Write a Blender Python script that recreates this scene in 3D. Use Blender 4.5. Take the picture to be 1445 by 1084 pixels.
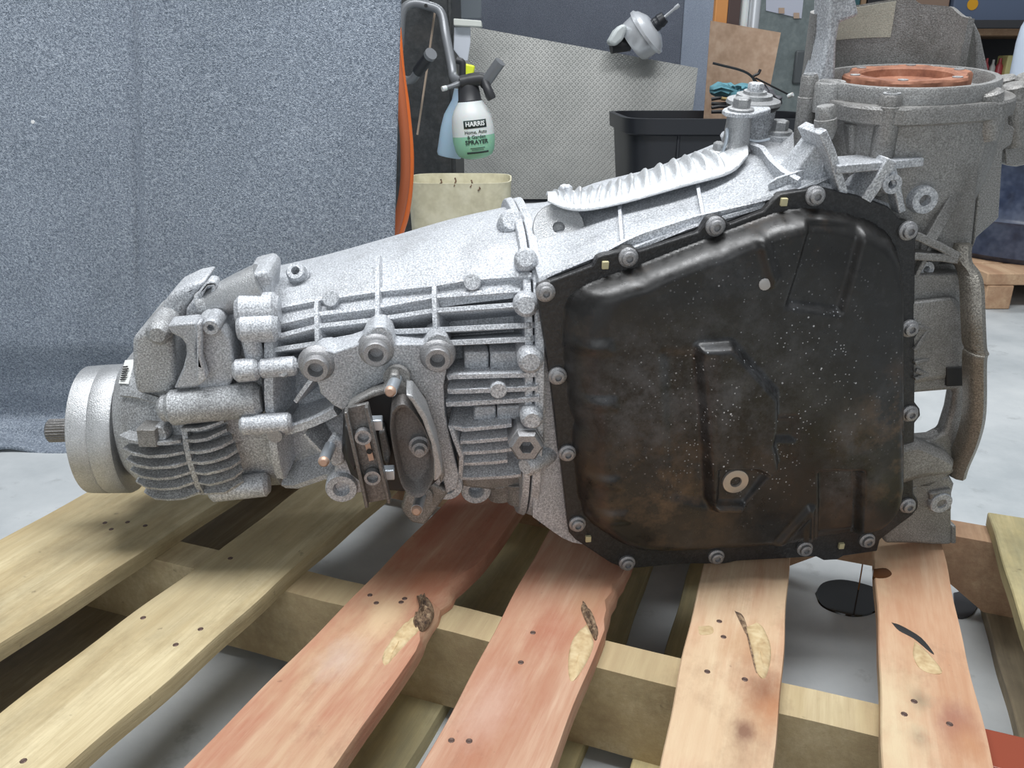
import bpy, bmesh, math, random
from mathutils import Vector, Matrix
from mathutils.bvhtree import BVHTree

for o in list(bpy.data.objects):
    bpy.data.objects.remove(o)
random.seed(7)
SC = bpy.context.scene
COL = SC.collection
R = math.radians

# ------------------------------------------------------------------ camera
IW, IH, FPX = 1445.0, 1084.0, 1160.0
DECK = 0.121                       # top of the pallet above the floor
CAMZ = DECK + 0.466
PITCH = R(20.8)
cam_d = bpy.data.cameras.new('camera')
cam_d.sensor_width = 36.0
cam_d.sensor_fit = 'HORIZONTAL'
cam_d.lens = 36.0 * FPX / IW
cam_d.clip_start = 0.02
cam = bpy.data.objects.new('camera', cam_d)
COL.objects.link(cam)
cam.location = (0, 0, CAMZ)
cam.rotation_euler = (math.pi / 2 - PITCH, 0, 0)
SC.camera = cam
CAMP = Vector((0, 0, CAMZ))

# ------------------------------------------------------------------ world and lights
SC.view_settings.view_transform = 'Standard'
SC.view_settings.look = 'None'
SC.view_settings.gamma = 1.0
SC.view_settings.use_curve_mapping = False
SC.view_settings.exposure = 0.14
wd = bpy.data.worlds.new('daylight')
SC.world = wd
wd.use_nodes = True
wd.node_tree.nodes['Background'].inputs[0].default_value = (0.86, 0.93, 1.0, 1)
wd.node_tree.nodes['Background'].inputs[1].default_value = 0.27

def area(name, loc, rot, sx, sy, power, col=(1, 1, 1)):
    l = bpy.data.lights.new(name, 'AREA')
    l.shape = 'RECTANGLE'
    l.size, l.size_y = sx, sy
    l.energy = power
    l.color = col
    o = bpy.data.objects.new(name, l)
    o.location = loc
    o.rotation_euler = rot
    COL.objects.link(o)
    return o
# ceiling strip lamps of the workshop and the open door behind the camera to the left
area('ceiling_lamp', (-0.1, 0.58, 2.5), (0, 0, 0), 2.2, 0.6, 70, (0.97, 0.985, 1.0))
area('ceiling_lamp', (0.0, 3.0, 2.6), (0, 0, 0), 2.4, 0.5, 38, (0.95, 0.98, 1.0))
area('open_door_light', (-0.6, -2.6, 1.7), (R(80), 0, R(-10)), 3.0, 2.2, 25, (0.93, 0.97, 1.0))

# ------------------------------------------------------------------ pixel rays of the photograph
def ray(px, py):
    a, b = px - IW / 2, py - IH / 2
    c, s = math.cos(PITCH), math.sin(PITCH)
    return Vector((a, FPX * c - b * s, -(FPX * s + b * c)))
def G(px, py, z):                  # point on the horizontal plane z
    r = ray(px, py)
    return CAMP + r * ((z - CAMZ) / r.z)
def W(px, py, y):                  # point on the upright plane at distance y
    r = ray(px, py)
    return CAMP + r * (y / r.y)

# ------------------------------------------------------------------ mesh building
class MB:
    def __init__(s):
        s.v, s.f = [], []
    def add(s, vs, fs):
        n = len(s.v)
        s.v += [Vector(p) for p in vs]
        s.f += [tuple(i + n for i in f) for f in fs]
        return s
    def loft(s, loops, cap0=True, cap1=True, closed=True):
        n = len(loops[0]); m = len(loops)
        vs = [p for l in loops for p in l]
        fs = []
        for i in range(m - 1):
            for j in range(n if closed else n - 1):
                k = (j + 1) % n
                fs.append((i * n + j, i * n + k, (i + 1) * n + k, (i + 1) * n + j))
        if cap0: fs.append(tuple(range(n - 1, -1, -1)))
        if cap1: fs.append(tuple(range((m - 1) * n, m * n)))
        return s.add(vs, fs)
    def prism(s, pts, off):
        off = Vector(off)
        return s.loft([[Vector(p) for p in pts], [Vector(p) + off for p in pts]])
    def box(s, c, sx, sy, sz, M=None):
        vs = []
        for z in (-1, 1):
            for x, y in ((-1, -1), (1, -1), (1, 1), (-1, 1)):
                q = Vector((x * sx / 2, y * sy / 2, z * sz / 2))
                if M is not None: q = M @ q
                vs.append(Vector(c) + q)
        return s.add(vs, [(3, 2, 1, 0), (4, 5, 6, 7), (0, 1, 5, 4), (1, 2, 6, 5), (2, 3, 7, 6), (3, 0, 4, 7)])
    def lathe(s, p, ax, prof, n=20, ph=0.0):
        p, ax = Vector(p), Vector(ax).normalized()
        t = Vector((0, 0, 1)) if abs(ax.z) < 0.9 else Vector((1, 0, 0))
        a = ax.cross(t).normalized(); b = ax.cross(a)
        loops = []
        for r, h in prof:
            r = max(r, 1e-5)
            loops.append([p + ax * h + (a * math.cos(ph + 2 * math.pi * i / n) + b * math.sin(ph + 2 * math.pi * i / n)) * r for i in range(n)])
        return s.loft(loops)
    def cyl(s, p0, p1, r0, r1=None, n=18):
        p0, p1 = Vector(p0), Vector(p1)
        if r1 is None: r1 = r0
        return s.lathe(p0, p1 - p0, [(r0, 0), (r1, (p1 - p0).length)], n)
    def tube(s, pts, rad, n=10):
        pts = [Vector(p) for p in pts]
        rs = rad if isinstance(rad, (list, tuple)) else [rad] * len(pts)
        up = None; loops = []
        for i, p in enumerate(pts):
            t = (pts[min(i + 1, len(pts) - 1)] - pts[max(i - 1, 0)]).normalized()
            if up is None:
                up = t.cross(Vector((0.3, 0.2, 1))).normalized()
            a = (up - t * up.dot(t)).normalized(); up = a
            b = t.cross(a)
            loops.append([p + (a * math.cos(2 * math.pi * j / n) + b * math.sin(2 * math.pi * j / n)) * rs[i] for j in range(n)])
        return s.loft(loops)
    def build(s, name, mat, parent=None, smooth=40, bevel=0.0, seg=2):
        me = bpy.data.meshes.new(name)
        me.from_pydata([tuple(v) for v in s.v], [], s.f)
        me.validate()
        bm = bmesh.new(); bm.from_mesh(me)
        big = [f for f in bm.faces if len(f.verts) > 4]
        if big: bmesh.ops.triangulate(bm, faces=big)
        bmesh.ops.recalc_face_normals(bm, faces=bm.faces)
        bm.to_mesh(me); bm.free()
        if mat: me.materials.append(mat)
        if smooth:
            for p in me.polygons: p.use_smooth = True
            me.set_sharp_from_angle(angle=R(smooth))
        o = bpy.data.objects.new(name, me)
        COL.objects.link(o)
        if parent: o.parent = parent
        if bevel:
            m = o.modifiers.new('bevel', 'BEVEL')
            m.width = bevel; m.segments = seg; m.limit_method = 'ANGLE'; m.angle_limit = R(35)
            m.harden_normals = False
        return o

def catmull(pts, n):
    pts = [Vector(p) for p in pts]
    P = [pts[0] * 2 - pts[1]] + pts + [pts[-1] * 2 - pts[-2]]
    out = []
    for i in range(1, len(P) - 2):
        for k in range(n):
            t = k / n
            a, b, c, d = P[i - 1], P[i], P[i + 1], P[i + 2]
            out.append(0.5 * ((2 * b) + (c - a) * t + (2 * a - 5 * b + 4 * c - d) * t * t + (3 * b - a - 3 * c + d) * t ** 3))
    out.append(pts[-1])
    return out

def empty(name, loc=(0, 0, 0)):
    o = bpy.data.objects.new(name, None)
    o.location = loc
    o.empty_display_size = 0.05
    COL.objects.link(o)
    return o
def tag(o, label, cat, group=None, kind=None):
    if label: o['label'] = label
    if cat: o['category'] = cat
    if group: o['group'] = group
    if kind: o['kind'] = kind
    return o
def adopt(o, parent):              # parent keeping the world place (parents only translate)
    o.parent = parent
    o.matrix_parent_inverse = Matrix.Translation(-parent.location)
    return o
def copy(o, parent=None, **kw):
    c = o.copy()
    COL.objects.link(c)
    if parent: c.parent = parent
    return c

# ------------------------------------------------------------------ materials
def mat(name, col, rough=0.6, metal=0.0, **k):
    m = bpy.data.materials.new(name)
    m.use_nodes = True
    b = m.node_tree.nodes['Principled BSDF']
    b.inputs['Base Color'].default_value = (*col, 1)
    b.inputs['Roughness'].default_value = rough
    b.inputs['Metallic'].default_value = metal
    for kk, vv in k.items():
        b.inputs[kk].default_value = vv
    return m
def nd(m, t, **k):
    n = m.node_tree.nodes.new(t)
    for kk, vv in k.items():
        if hasattr(n, kk): setattr(n, kk, vv)
        else: n.inputs[kk].default_value = vv
    return n
def lk(m, a, b):
    m.node_tree.links.new(a, b)
def noise(m, scale, detail=3, rough=0.6, coord='Object', vec_scale=None):
    tc = nd(m, 'ShaderNodeTexCoord')
    out = tc.outputs[coord]
    if vec_scale:
        mp = nd(m, 'ShaderNodeMapping')
        mp.inputs['Scale'].default_value = vec_scale
        lk(m, out, mp.inputs[0]); out = mp.outputs[0]
    n = nd(m, 'ShaderNodeTexNoise')
    n.inputs['Scale'].default_value = scale
    n.inputs['Detail'].default_value = detail
    n.inputs['Roughness'].default_value = rough
    lk(m, out, n.inputs['Vector'])
    return n.outputs['Fac']
def ramp(m, fac, stops, interp='LINEAR'):
    r = nd(m, 'ShaderNodeValToRGB')
    r.color_ramp.interpolation = interp
    e = r.color_ramp.elements
    while len(e) < len(stops): e.new(0.5)
    for i, (p, c) in enumerate(stops):
        e[i].position = p
        e[i].color = (*c, 1) if len(c) == 3 else c
    lk(m, fac, r.inputs[0])
    return r.outputs[0]
def mix(m, fac, a, b, mode='MIX'):
    x = nd(m, 'ShaderNodeMix', data_type='RGBA', blend_type=mode)
    ins = [i for i in x.inputs if i.type == 'RGBA']
    f = x.inputs[0]
    if isinstance(fac, (int, float)): f.default_value = fac
    else: lk(m, fac, f)
    for sock, v in zip(ins, (a, b)):
        if isinstance(v, (tuple, list)): sock.default_value = (*v, 1)
        else: lk(m, v, sock)
    return [o for o in x.outputs if o.type == 'RGBA'][0]
def setc(m, sock, name='Base Color'):
    lk(m, sock, m.node_tree.nodes['Principled BSDF'].inputs[name])
def bump(m, fac, strength, dist):
    b = nd(m, 'ShaderNodeBump')
    b.inputs['Strength'].default_value = strength
    b.inputs['Distance'].default_value = dist
    lk(m, fac, b.inputs['Height'])
    setc(m, b.outputs[0], 'Normal')

def cast_alu(name, dark, mid, light, rough=0.55, metal=0.35, grime=(0.1, 0.09, 0.08), grime_amt=0.35, speck=650):
    m = mat(name, mid, rough, metal)
    f = noise(m, speck, 2, 0.7)
    c = ramp(m, f, [(0.30, dark), (0.48, mid), (0.66, light)])
    g = noise(m, 16, 5, 0.65)
    gm = ramp(m, g, [(0.46, (0, 0, 0)), (0.72, (grime_amt,) * 3)])
    c = mix(m, gm, c, grime)
    setc(m, c)
    bump(m, f, 0.35, 0.002)
    return m
M = {}
M['alu'] = cast_alu('cast_aluminium', (0.29, 0.305, 0.325), (0.46, 0.48, 0.51), (0.72, 0.74, 0.77))
M['alu_fin'] = cast_alu('cast_aluminium_fin', (0.28, 0.29, 0.31), (0.50, 0.52, 0.55), (0.82, 0.84, 0.87), grime_amt=0.15)
M['alu_dirty'] = cast_alu('oily_aluminium', (0.17, 0.168, 0.162), (0.27, 0.265, 0.257), (0.40, 0.395, 0.385), 0.45, 0.4, (0.075, 0.066, 0.055), 0.6, speck=800)
M['alu_tail'] = cast_alu('dusty_aluminium', (0.22, 0.225, 0.235), (0.40, 0.41, 0.42), (0.70, 0.72, 0.74), grime_amt=0.45)
M['plain_alu'] = cast_alu('machined_aluminium', (0.36, 0.37, 0.38), (0.46, 0.47, 0.48), (0.60, 0.61, 0.62), 0.38, 0.6, grime_amt=0.3, speck=900)
M['steel'] = cast_alu('bolt_steel', (0.26, 0.26, 0.27), (0.36, 0.36, 0.37), (0.55, 0.55, 0.56), 0.4, 0.6, grime_amt=0.3, speck=1200)
M['zinc'] = mat('zinc_stud', (0.62, 0.68, 0.74), 0.32, 0.7)
M['copper'] = mat('coppery_thread', (0.55, 0.38, 0.29), 0.45, 0.4)
M['hole'] = mat('dark_bore', (0.02, 0.02, 0.02), 0.7)
M['rubber'] = mat('black_rubber', (0.022, 0.023, 0.025), 0.5)
M['dish'] = cast_alu('grey_rubber_dish', (0.10, 0.095, 0.092), (0.155, 0.148, 0.143), (0.22, 0.21, 0.205), 0.45, 0.1, (0.16, 0.12, 0.10), 0.4, 700)
M['channel'] = cast_alu('dark_steel_channel', (0.13, 0.126, 0.122), (0.17, 0.165, 0.16), (0.24, 0.235, 0.23), 0.36, 0.5, grime_amt=0.2)
M['foil'] = cast_alu('heat_shield_foil', (0.60, 0.62, 0.64), (0.72, 0.74, 0.76), (0.85, 0.87, 0.89), 0.33, 0.6, grime_amt=0.1)
# rust
m = mat('rusty_flange', (0.30, 0.12, 0.07), 0.7, 0.1)
setc(m, ramp(m, noise(m, 60, 5, 0.7), [(0.3, (0.17, 0.065, 0.04)), (0.55, (0.34, 0.15, 0.09)), (0.75, (0.46, 0.24, 0.16))]))
M['rust'] = m
# oil pan: black paint, wiped bare and rust spots
m = mat('black_pan_paint', (0.02, 0.02, 0.02), 0.33, 0.0)
n1 = noise(m, 9, 7, 0.75)
n2 = noise(m, 90, 4, 0.7)
n4 = noise(m, 8, 6, 0.75, vec_scale=(1.0, 1.0, 0.8))
c = ramp(m, n1, [(0.36, (0.009, 0.0085, 0.008)), (0.55, (0.017, 0.0165, 0.016)), (0.74, (0.06, 0.06, 0.063))])
ru = ramp(m, n4, [(0.55, (0, 0, 0)), (0.68, (0.4, 0.4, 0.4))])
c = mix(m, ru, c, (0.085, 0.052, 0.03))
def dots(scale, r, dens):
    tc = nd(m, 'ShaderNodeTexCoord')
    v = nd(m, 'ShaderNodeTexVoronoi', Scale=scale)
    lk(m, tc.outputs['Object'], v.inputs['Vector'])
    d = ramp(m, v.outputs['Distance'], [(r, (1, 1, 1)), (r + 0.05, (0, 0, 0))])
    s = nd(m, 'ShaderNodeSeparateColor'); lk(m, v.outputs['Color'], s.inputs[0])
    k = ramp(m, s.outputs[0], [(dens, (1, 1, 1)), (dens + 0.01, (0, 0, 0))])
    return mix(m, 1.0, d, k, 'MULTIPLY')
def blob(x, z, r0, r1):             # soft round region on the pan face, in gearbox coordinates
    tc = nd(m, 'ShaderNodeTexCoord')
    v = nd(m, 'ShaderNodeVectorMath', operation='MULTIPLY'); lk(m, tc.outputs['Object'], v.inputs[0]); v.inputs[1].default_value = (1, 0, 1)
    d = nd(m, 'ShaderNodeVectorMath', operation='DISTANCE'); lk(m, v.outputs[0], d.inputs[0]); d.inputs[1].default_value = (x, 0, z)
    return ramp(m, d.outputs['Value'], [(r0, (1, 1, 1)), (r1, (0, 0, 0))])
patch = ramp(m, noise(m, 22, 5, 0.7), [(0.45, (0, 0, 0)), (0.62, (0.75,) * 3)])
for (x, z, r1, amt) in ((.235, .165, .075, 1.0), (.02, .10, .10, .5), (.255, .09, .06, .7)):
    c = mix(m, mix(m, 1.0, patch, blob(x, z, .0, r1), 'MULTIPLY'), c, (0.17, 0.105, 0.058))
haze = ramp(m, noise(m, 30, 6, 0.8), [(0.42, (0, 0, 0)), (0.70, (0.8,) * 3)])
for (x, z, r1) in ((.19, .155, .04), (.07, .21, .13), (.20, .10, .05), (-.01, .20, .08)):
    c = mix(m, mix(m, 1.0, haze, blob(x, z, .0, r1), 'MULTIPLY'), c, (0.115, 0.12, 0.13))
dm = mix(m, 1.0, ramp(m, noise(m, 16, 3, 0.6), [(0.40, (0, 0, 0)), (0.55, (1, 1, 1))]), blob(.10, .20, .05, .15), 'MULTIPLY')
d1 = mix(m, 1.0, dots(300, 0.17, 0.40), dm, 'MULTIPLY')
d2 = mix(m, 1.0, dots(150, 0.10, 0.30), dm, 'MULTIPLY')
c = mix(m, d1, c, (0.45, 0.47, 0.50))
c = mix(m, d2, c, (0.66, 0.68, 0.71))
setc(m, c)
rr = ramp(m, n2, [(0.35, (0.27,) * 3), (0.7, (0.5,) * 3)])
setc(m, rr, 'Roughness')
bump(m, n2, 0.08, 0.002)
M['pan'] = m
M['pan_flange'] = cast_alu('pan_flange_paint', (0.014, 0.014, 0.015), (0.020, 0.020, 0.021), (0.035, 0.035, 0.037), 0.42, 0.0, (0.05, 0.045, 0.04), 0.3, 400)

def wood(name, base, streak, light, rough=0.75, stain=None, stain_amt=0.0, sscale=9):
    m = mat(name, base, rough)
    # grain runs along the local Y of each board
    g = noise(m, 150, 6, 0.75, vec_scale=(1.0, 0.035, 1.0))
    w = noise(m, 16, 5, 0.7, vec_scale=(1.0, 0.12, 1.0))
    blot = noise(m, 11, 6, 0.75, vec_scale=(1.0, 0.6, 1.0))
    c = ramp(m, w, [(0.34, streak), (0.50, base), (0.64, light)])
    c = mix(m, ramp(m, g, [(0.35, (0.6,) * 3), (0.6, (0, 0, 0))]), c, streak)
    if stain:
        s = ramp(m, noise(m, sscale, 5, 0.7, vec_scale=(1, 0.35, 1)), [(0.46, (0, 0, 0)), (0.62, (stain_amt,) * 3)])
        c = mix(m, s, c, stain)
    c = mix(m, ramp(m, blot, [(0.52, (0, 0, 0)), (0.72, (0.5,) * 3)]), c, tuple(x * 0.55 for x in streak))
    k = ramp(m, noise(m, 70, 3, 0.5), [(0.72, (0, 0, 0)), (0.78, (0.6,) * 3)])
    c = mix(m, k, c, tuple(x * 0.3 for x in base))
    setc(m, c)
    bump(m, g, 0.5, 0.002)
    return m
M['wood_pale'] = wood('pale_poplar', (0.56, 0.46, 0.27), (0.42, 0.32, 0.17), (0.70, 0.60, 0.38), stain=(0.30, 0.26, 0.17), stain_amt=0.35)
M['wood_red'] = wood('red_oak', (0.47, 0.245, 0.155), (0.40, 0.15, 0.085), (0.60, 0.40, 0.27), stain=(0.60, 0.45, 0.28), stain_amt=0.5)
M['wood_red_plain'] = wood('red_brown_oak', (0.47, 0.255, 0.165), (0.40, 0.16, 0.09), (0.60, 0.40, 0.28), stain=(0.56, 0.38, 0.25), stain_amt=0.4)
M['wood_peach'] = wood('peach_oak', (0.60, 0.39, 0.25), (0.50, 0.27, 0.155), (0.70, 0.53, 0.35), stain=(0.70, 0.56, 0.36), stain_amt=0.5)
M['wood_yellow'] = wood('yellow_green_pine', (0.52, 0.43, 0.22), (0.36, 0.31, 0.16), (0.64, 0.55, 0.31), stain=(0.25, 0.25, 0.17), stain_amt=0.5)
M['wood_stringer'] = wood('stringer_pine', (0.50, 0.40, 0.23), (0.40, 0.30, 0.17), (0.60, 0.50, 0.31), stain=(0.36, 0.26, 0.15), stain_amt=0.3)
M['wood_tan'] = wood('tan_stringer', (0.48, 0.31, 0.19), (0.38, 0.22, 0.13), (0.58, 0.40, 0.25))
M['wood_grey'] = wood('grey_brown_plank', (0.33, 0.27, 0.18), (0.22, 0.18, 0.12), (0.45, 0.39, 0.27), stain=(0.10, 0.08, 0.06), stain_amt=0.5)
M['bark'] = cast_alu('bark', (0.05, 0.03, 0.02), (0.16, 0.10, 0.06), (0.34, 0.24, 0.15), 0.9, 0, speck=220)
M['wane'] = cast_alu('pale_wane', (0.46, 0.32, 0.17), (0.57, 0.43, 0.24), (0.66, 0.53, 0.32), 0.85, 0, (0.33, 0.22, 0.12), 0.5, speck=90)
M['nail'] = mat('nail_head', (0.13, 0.085, 0.07), 0.5, 0.5)
M['stain'] = mat('brown_wood_stain', (0.20, 0.095, 0.055), 0.6)
M['oil'] = mat('black_oil', (0.012, 0.011, 0.010), 0.10)
M['oil_brown'] = mat('brown_oil_film', (0.10, 0.04, 0.015), 0.18)
# concrete floor
m = mat('concrete', (0.5, 0.52, 0.53), 0.55)
c = ramp(m, noise(m, 3.2, 6, 0.65), [(0.32, (0.38, 0.41, 0.425)), (0.55, (0.52, 0.545, 0.555)), (0.75, (0.62, 0.64, 0.64))])
d = ramp(m, noise(m, 14, 5, 0.7), [(0.60, (0, 0, 0)), (0.76, (0.6,) * 3)])
c = mix(m, d, c, (0.20, 0.21, 0.21))
setc(m, c)
bump(m, noise(m, 40, 5, 0.6), 0.12, 0.004)
M['concrete'] = m
# carpet
def carpet(name, a, b, c_, sc=330):
    m = mat(name, b, 0.95)
    f = noise(m, sc, 1, 0.5)
    f2 = noise(m, sc * 2.3, 1, 0.5)
    g = noise(m, 5, 4, 0.6)
    c = ramp(m, f, [(0.30, a), (0.50, b), (0.70, c_)])
    c2 = ramp(m, f2, [(0.34, a), (0.50, b), (0.66, c_)])
    c = mix(m, 0.5, c, c2)
    c = mix(m, ramp(m, g, [(0.35, (0, 0, 0)), (0.75, (0.30,) * 3)]), c, a)
    setc(m, c)
    bump(m, f2, 0.7, 0.003)
    return m
M['carpet'] = carpet('grey_blue_carpet', (0.085, 0.108, 0.14), (0.25, 0.292, 0.355), (0.53, 0.585, 0.66), 330)
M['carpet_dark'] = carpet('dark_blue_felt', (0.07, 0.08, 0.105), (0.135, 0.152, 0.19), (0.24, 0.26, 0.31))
M['carpet_lit'] = carpet('lit_blue_felt', (0.20, 0.235, 0.30), (0.30, 0.345, 0.43), (0.42, 0.47, 0.56))  # lit copy of the dark felt: the light is put into its colour
# diamond plate: bumps in two directions
m = mat('diamond_plate', (0.36, 0.36, 0.34), 0.42, 0.25)
setc(m, ramp(m, noise(m, 5, 5, 0.6), [(0.3, (0.27, 0.275, 0.262)), (0.7, (0.38, 0.38, 0.362))]))
tc = nd(m, 'ShaderNodeTexCoord')
hs = []
for s in (1, -1):
    mp = nd(m, 'ShaderNodeMapping')
    mp.inputs['Rotation'].default_value = (0, R(45) * s, 0)
    mp.inputs['Scale'].default_value = (1, 1, 1)
    lk(m, tc.outputs['Object'], mp.inputs[0])
    sx = nd(m, 'ShaderNodeSeparateXYZ'); lk(m, mp.outputs[0], sx.inputs[0])
    pr = None
    for ax, k in (('X', 400.0), ('Z', 800.0)):
        mu = nd(m, 'ShaderNodeMath', operation='MULTIPLY'); lk(m, sx.outputs[ax], mu.inputs[0]); mu.inputs[1].default_value = k
        sn = nd(m, 'ShaderNodeMath', operation='SINE'); lk(m, mu.outputs[0], sn.inputs[0])
        mx = nd(m, 'ShaderNodeMath', operation='MAXIMUM'); lk(m, sn.outputs[0], mx.inputs[0]); mx.inputs[1].default_value = 0
        if pr is None: pr = mx
        else:
            q = nd(m, 'ShaderNodeMath', operation='MULTIPLY'); lk(m, pr.outputs[0], q.inputs[0]); lk(m, mx.outputs[0], q.inputs[1]); pr = q
    hs.append(pr)
ad = nd(m, 'ShaderNodeMath', operation='MAXIMUM'); lk(m, hs[0].outputs[0], ad.inputs[0]); lk(m, hs[1].outputs[0], ad.inputs[1])
bump(m, ad.outputs[0], 0.5, 0.002)
M['plate'] = m
M['black_plastic'] = mat('black_plastic', (0.018, 0.020, 0.025), 0.42)
M['dark_cabinet'] = cast_alu('dark_painted_steel', (0.028, 0.031, 0.033), (0.038, 0.041, 0.043), (0.055, 0.058, 0.06), 0.5, 0.1, speck=60)
M['grey_cabinet'] = cast_alu('grey_green_steel', (0.17, 0.20, 0.20), (0.20, 0.235, 0.235), (0.24, 0.275, 0.27), 0.45, 0.1, (0.13, 0.15, 0.15), 0.4, speck=30)
M['wall'] = mat('wall_paint', (0.16, 0.165, 0.17), 0.9)
M['dark_shelf'] = mat('shelf_steel', (0.05, 0.05, 0.055), 0.7)  # one even dark colour for shelf frame, lower deck and back sheet
# ------------------------------------------------------------------ the room
def struct(o):
    o['kind'] = 'structure'
    return o
struct(MB().box((0.5, 1.5, -0.05), 9, 9, 0.1).build('floor', M['concrete'], smooth=0))
struct(MB().box((0.5, 5.3, 1.45), 9, 0.1, 3.1).build('wall_back', M['wall'], smooth=0))
struct(MB().box((-3.4, 2.0, 1.45), 0.1, 6.6, 3.1).build('wall_left', M['wall'], smooth=0))

# ------------------------------------------------------------------ pallet
ALPHA = R(20.66)
pallet = empty('pallet')
pallet.rotation_euler = (0, 0, -ALPHA)
tag(pallet, 'wooden shipping pallet of pale and red boards under the gearbox', 'pallet')
PM = Matrix.Rotation(-ALPHA, 4, 'Z')
PI_ = PM.inverted()
def SB(px, py, z):
    return PI_ @ G(px, py, z)
BT = 0.016
REAR, FRONT = 0.955, 0.10
def hsh(i):
    return (math.sin(i * 12.9898) * 43758.5453) % 1.0
def wob(seed, y):
    return math.sin(y * 21 + seed) * 0.6 + math.sin(y * 53 + seed * 2.3) * 0.4
def deck_board(seed, l, r, mt, y0=FRONT, y1=REAR, ztop=DECK, t=BT, wanes=(), rough=0.0012, name='deck_board'):
    """l, r: two photograph points on the left and right top edge"""
    def line(a, b):
        A, B = SB(*a, ztop), SB(*b, ztop)
        return lambda y: A.x + (B.x - A.x) * (y - A.y) / (B.y - A.y)
    L, Rr = line(*l), line(*r)
    n = 60; loops = []
    for i in range(n + 1):
        y = y0 + (y1 - y0) * i / n
        xl = L(y) + wob(seed, y) * rough
        xr = Rr(y) + wob(seed + 3, y) * rough
        w = 0.0
        for (wy0, wy1, wd_) in wanes:
            if wy0 < y < wy1:
                k = (y - wy0) / (wy1 - wy0)
                w = max(w, wd_ * math.sin(math.pi * k) * (0.8 + 0.2 * math.sin(k * 25 + seed)))
        loops.append([(xl + 0.0008, y, ztop - t), (xr - w * 0.45, y, ztop - t), (xr - w * 0.5, y, ztop - t * 0.6), (xr - w * 0.75, y, ztop - t * 0.25),
                      (xr - 0.001 - w, y, ztop), (xl + 0.001, y, ztop), (xl, y, ztop - 0.0015)])
    return MB().loft(loops).build(name, mt, pallet, smooth=30)
def blotch(m, spots):
    """stains with ragged outlines soaked into a board: (photograph point, radius in m, colour, strength)"""
    base = m.node_tree.nodes['Principled BSDF'].inputs['Base Color']
    for (px, py), r, col, amt in spots:
        q = SB(px, py, DECK)
        c = base.links[0].from_socket
        tc = nd(m, 'ShaderNodeTexCoord')
        v = nd(m, 'ShaderNodeVectorMath', operation='MULTIPLY'); lk(m, tc.outputs['Object'], v.inputs[0]); v.inputs[1].default_value = (1, .6, 0)
        d = nd(m, 'ShaderNodeVectorMath', operation='DISTANCE'); lk(m, v.outputs[0], d.inputs[0]); d.inputs[1].default_value = (q.x, q.y * .6, 0)
        n = noise(m, 55, 5, .7, vec_scale=(1, .5, 1))
        s = nd(m, 'ShaderNodeMath', operation='MULTIPLY_ADD'); lk(m, n, s.inputs[0]); s.inputs[1].default_value = -r * 2.4; lk(m, d.outputs['Value'], s.inputs[2])
        s2 = nd(m, 'ShaderNodeMath', operation='ADD'); lk(m, s.outputs[0], s2.inputs[0]); s2.inputs[1].default_value = r * 1.0
        f = ramp(m, s2.outputs[0], [(0.0, (amt,) * 3), (r * 1.5, (0, 0, 0))])
        m.node_tree.links.remove(base.links[0])
        lk(m, mix(m, f, c, col), base)
    return m
M['wood_five'] = blotch(M['wood_peach'].copy(), [((1080, 978), .010, (.15, .065, .04), .85), ((1088, 1000), .014, (.46, .20, .09), .7), ((1050, 1032), .006, (.18, .08, .05), .8), ((1046, 905), .014, (.42, .21, .10), .5)])
M['wood_six'] = blotch(M['wood_peach'].copy(), [((1352, 1024), .013, (.27, .10, .08), .7), ((1366, 1046), .010, (.50, .24, .11), .6), ((1297, 988), .006, (.17, .11, .07), .8), ((1296, 1040), .005, (.20, .13, .09), .6), ((1262, 985), .018, (.70, .59, .38), .6), ((1262, 1060), .018, (.70, .59, .38), .6)])
M['wood_three'] = blotch(M['wood_red'].copy(), [((545, 868), .016, (.68, .50, .30), .7), ((480, 930), .014, (.60, .47, .40), .5), ((600, 815), .02, (.40, .15, .07), .5)])
M['wood_four'] = blotch(M['wood_red_plain'].copy(), [((775, 890), .018, (.36, .11, .06), .6), ((690, 1000), .018, (.62, .43, .34), .5), ((835, 845), .02, (.50, .29, .16), .5)])
boards = []
def nails(b, pts, z=DECK):
    for p in pts:
        q = SB(*p, z)
        MB().lathe((q.x, q.y, z - 0.002), (0, 0, 1), [(0.0026, 0), (0.0026, 0.0022), (0.0020, 0.0026), (0.0, 0.0022)], 8).build('nail', M['nail'], b)
b = deck_board(1, ((130, 690), (0, 762)), ((300, 715), (0, 910)), M['wood_pale'])
nails(b, [(157, 747), (180, 737), (148, 738), (205, 742)])
b = deck_board(2, ((410, 700), (0, 1005)), ((520, 712), (95, 1084)), M['wood_pale'], rough=0.002)
nails(b, [(202, 872), (283, 888), (248, 910), (33, 1074), (325, 788)])
b = deck_board(3, ((622, 715), (258, 1084)), ((726, 730), (470, 1084)), M['wood_three'], wanes=[(0.52, 0.66, 0.024), (0.575, 0.64, 0.012)])
nails(b, [(522, 840), (531, 851), (566, 850), (571, 845)])
b3 = b
b = deck_board(4, ((768, 760), (592, 1084)), ((893, 790), (778, 1084)), M['wood_four'], wanes=[(0.60, 0.71, 0.012)])
nails(b, [(752, 893), (637, 1045), (662, 1046), (735, 935)])
b4 = b
b = deck_board(5, ((993, 790), (930, 1084)), ((1116, 790), (1093, 1084)), M['wood_five'])
nails(b, [(998, 948), (1051, 959), (1015, 877), (1021, 899)])
b5 = b
b = deck_board(6, ((1233, 770), (1247, 1084)), ((1331, 775), (1403, 1084)), M['wood_six'])
nails(b, [(1276, 1008), (1340, 1022), (1290, 990)])
b6 = b
b = deck_board(7, ((1395, 728), (1482, 1000)), ((1500, 728), (1690, 1000)), M['wood_yellow'])
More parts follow.
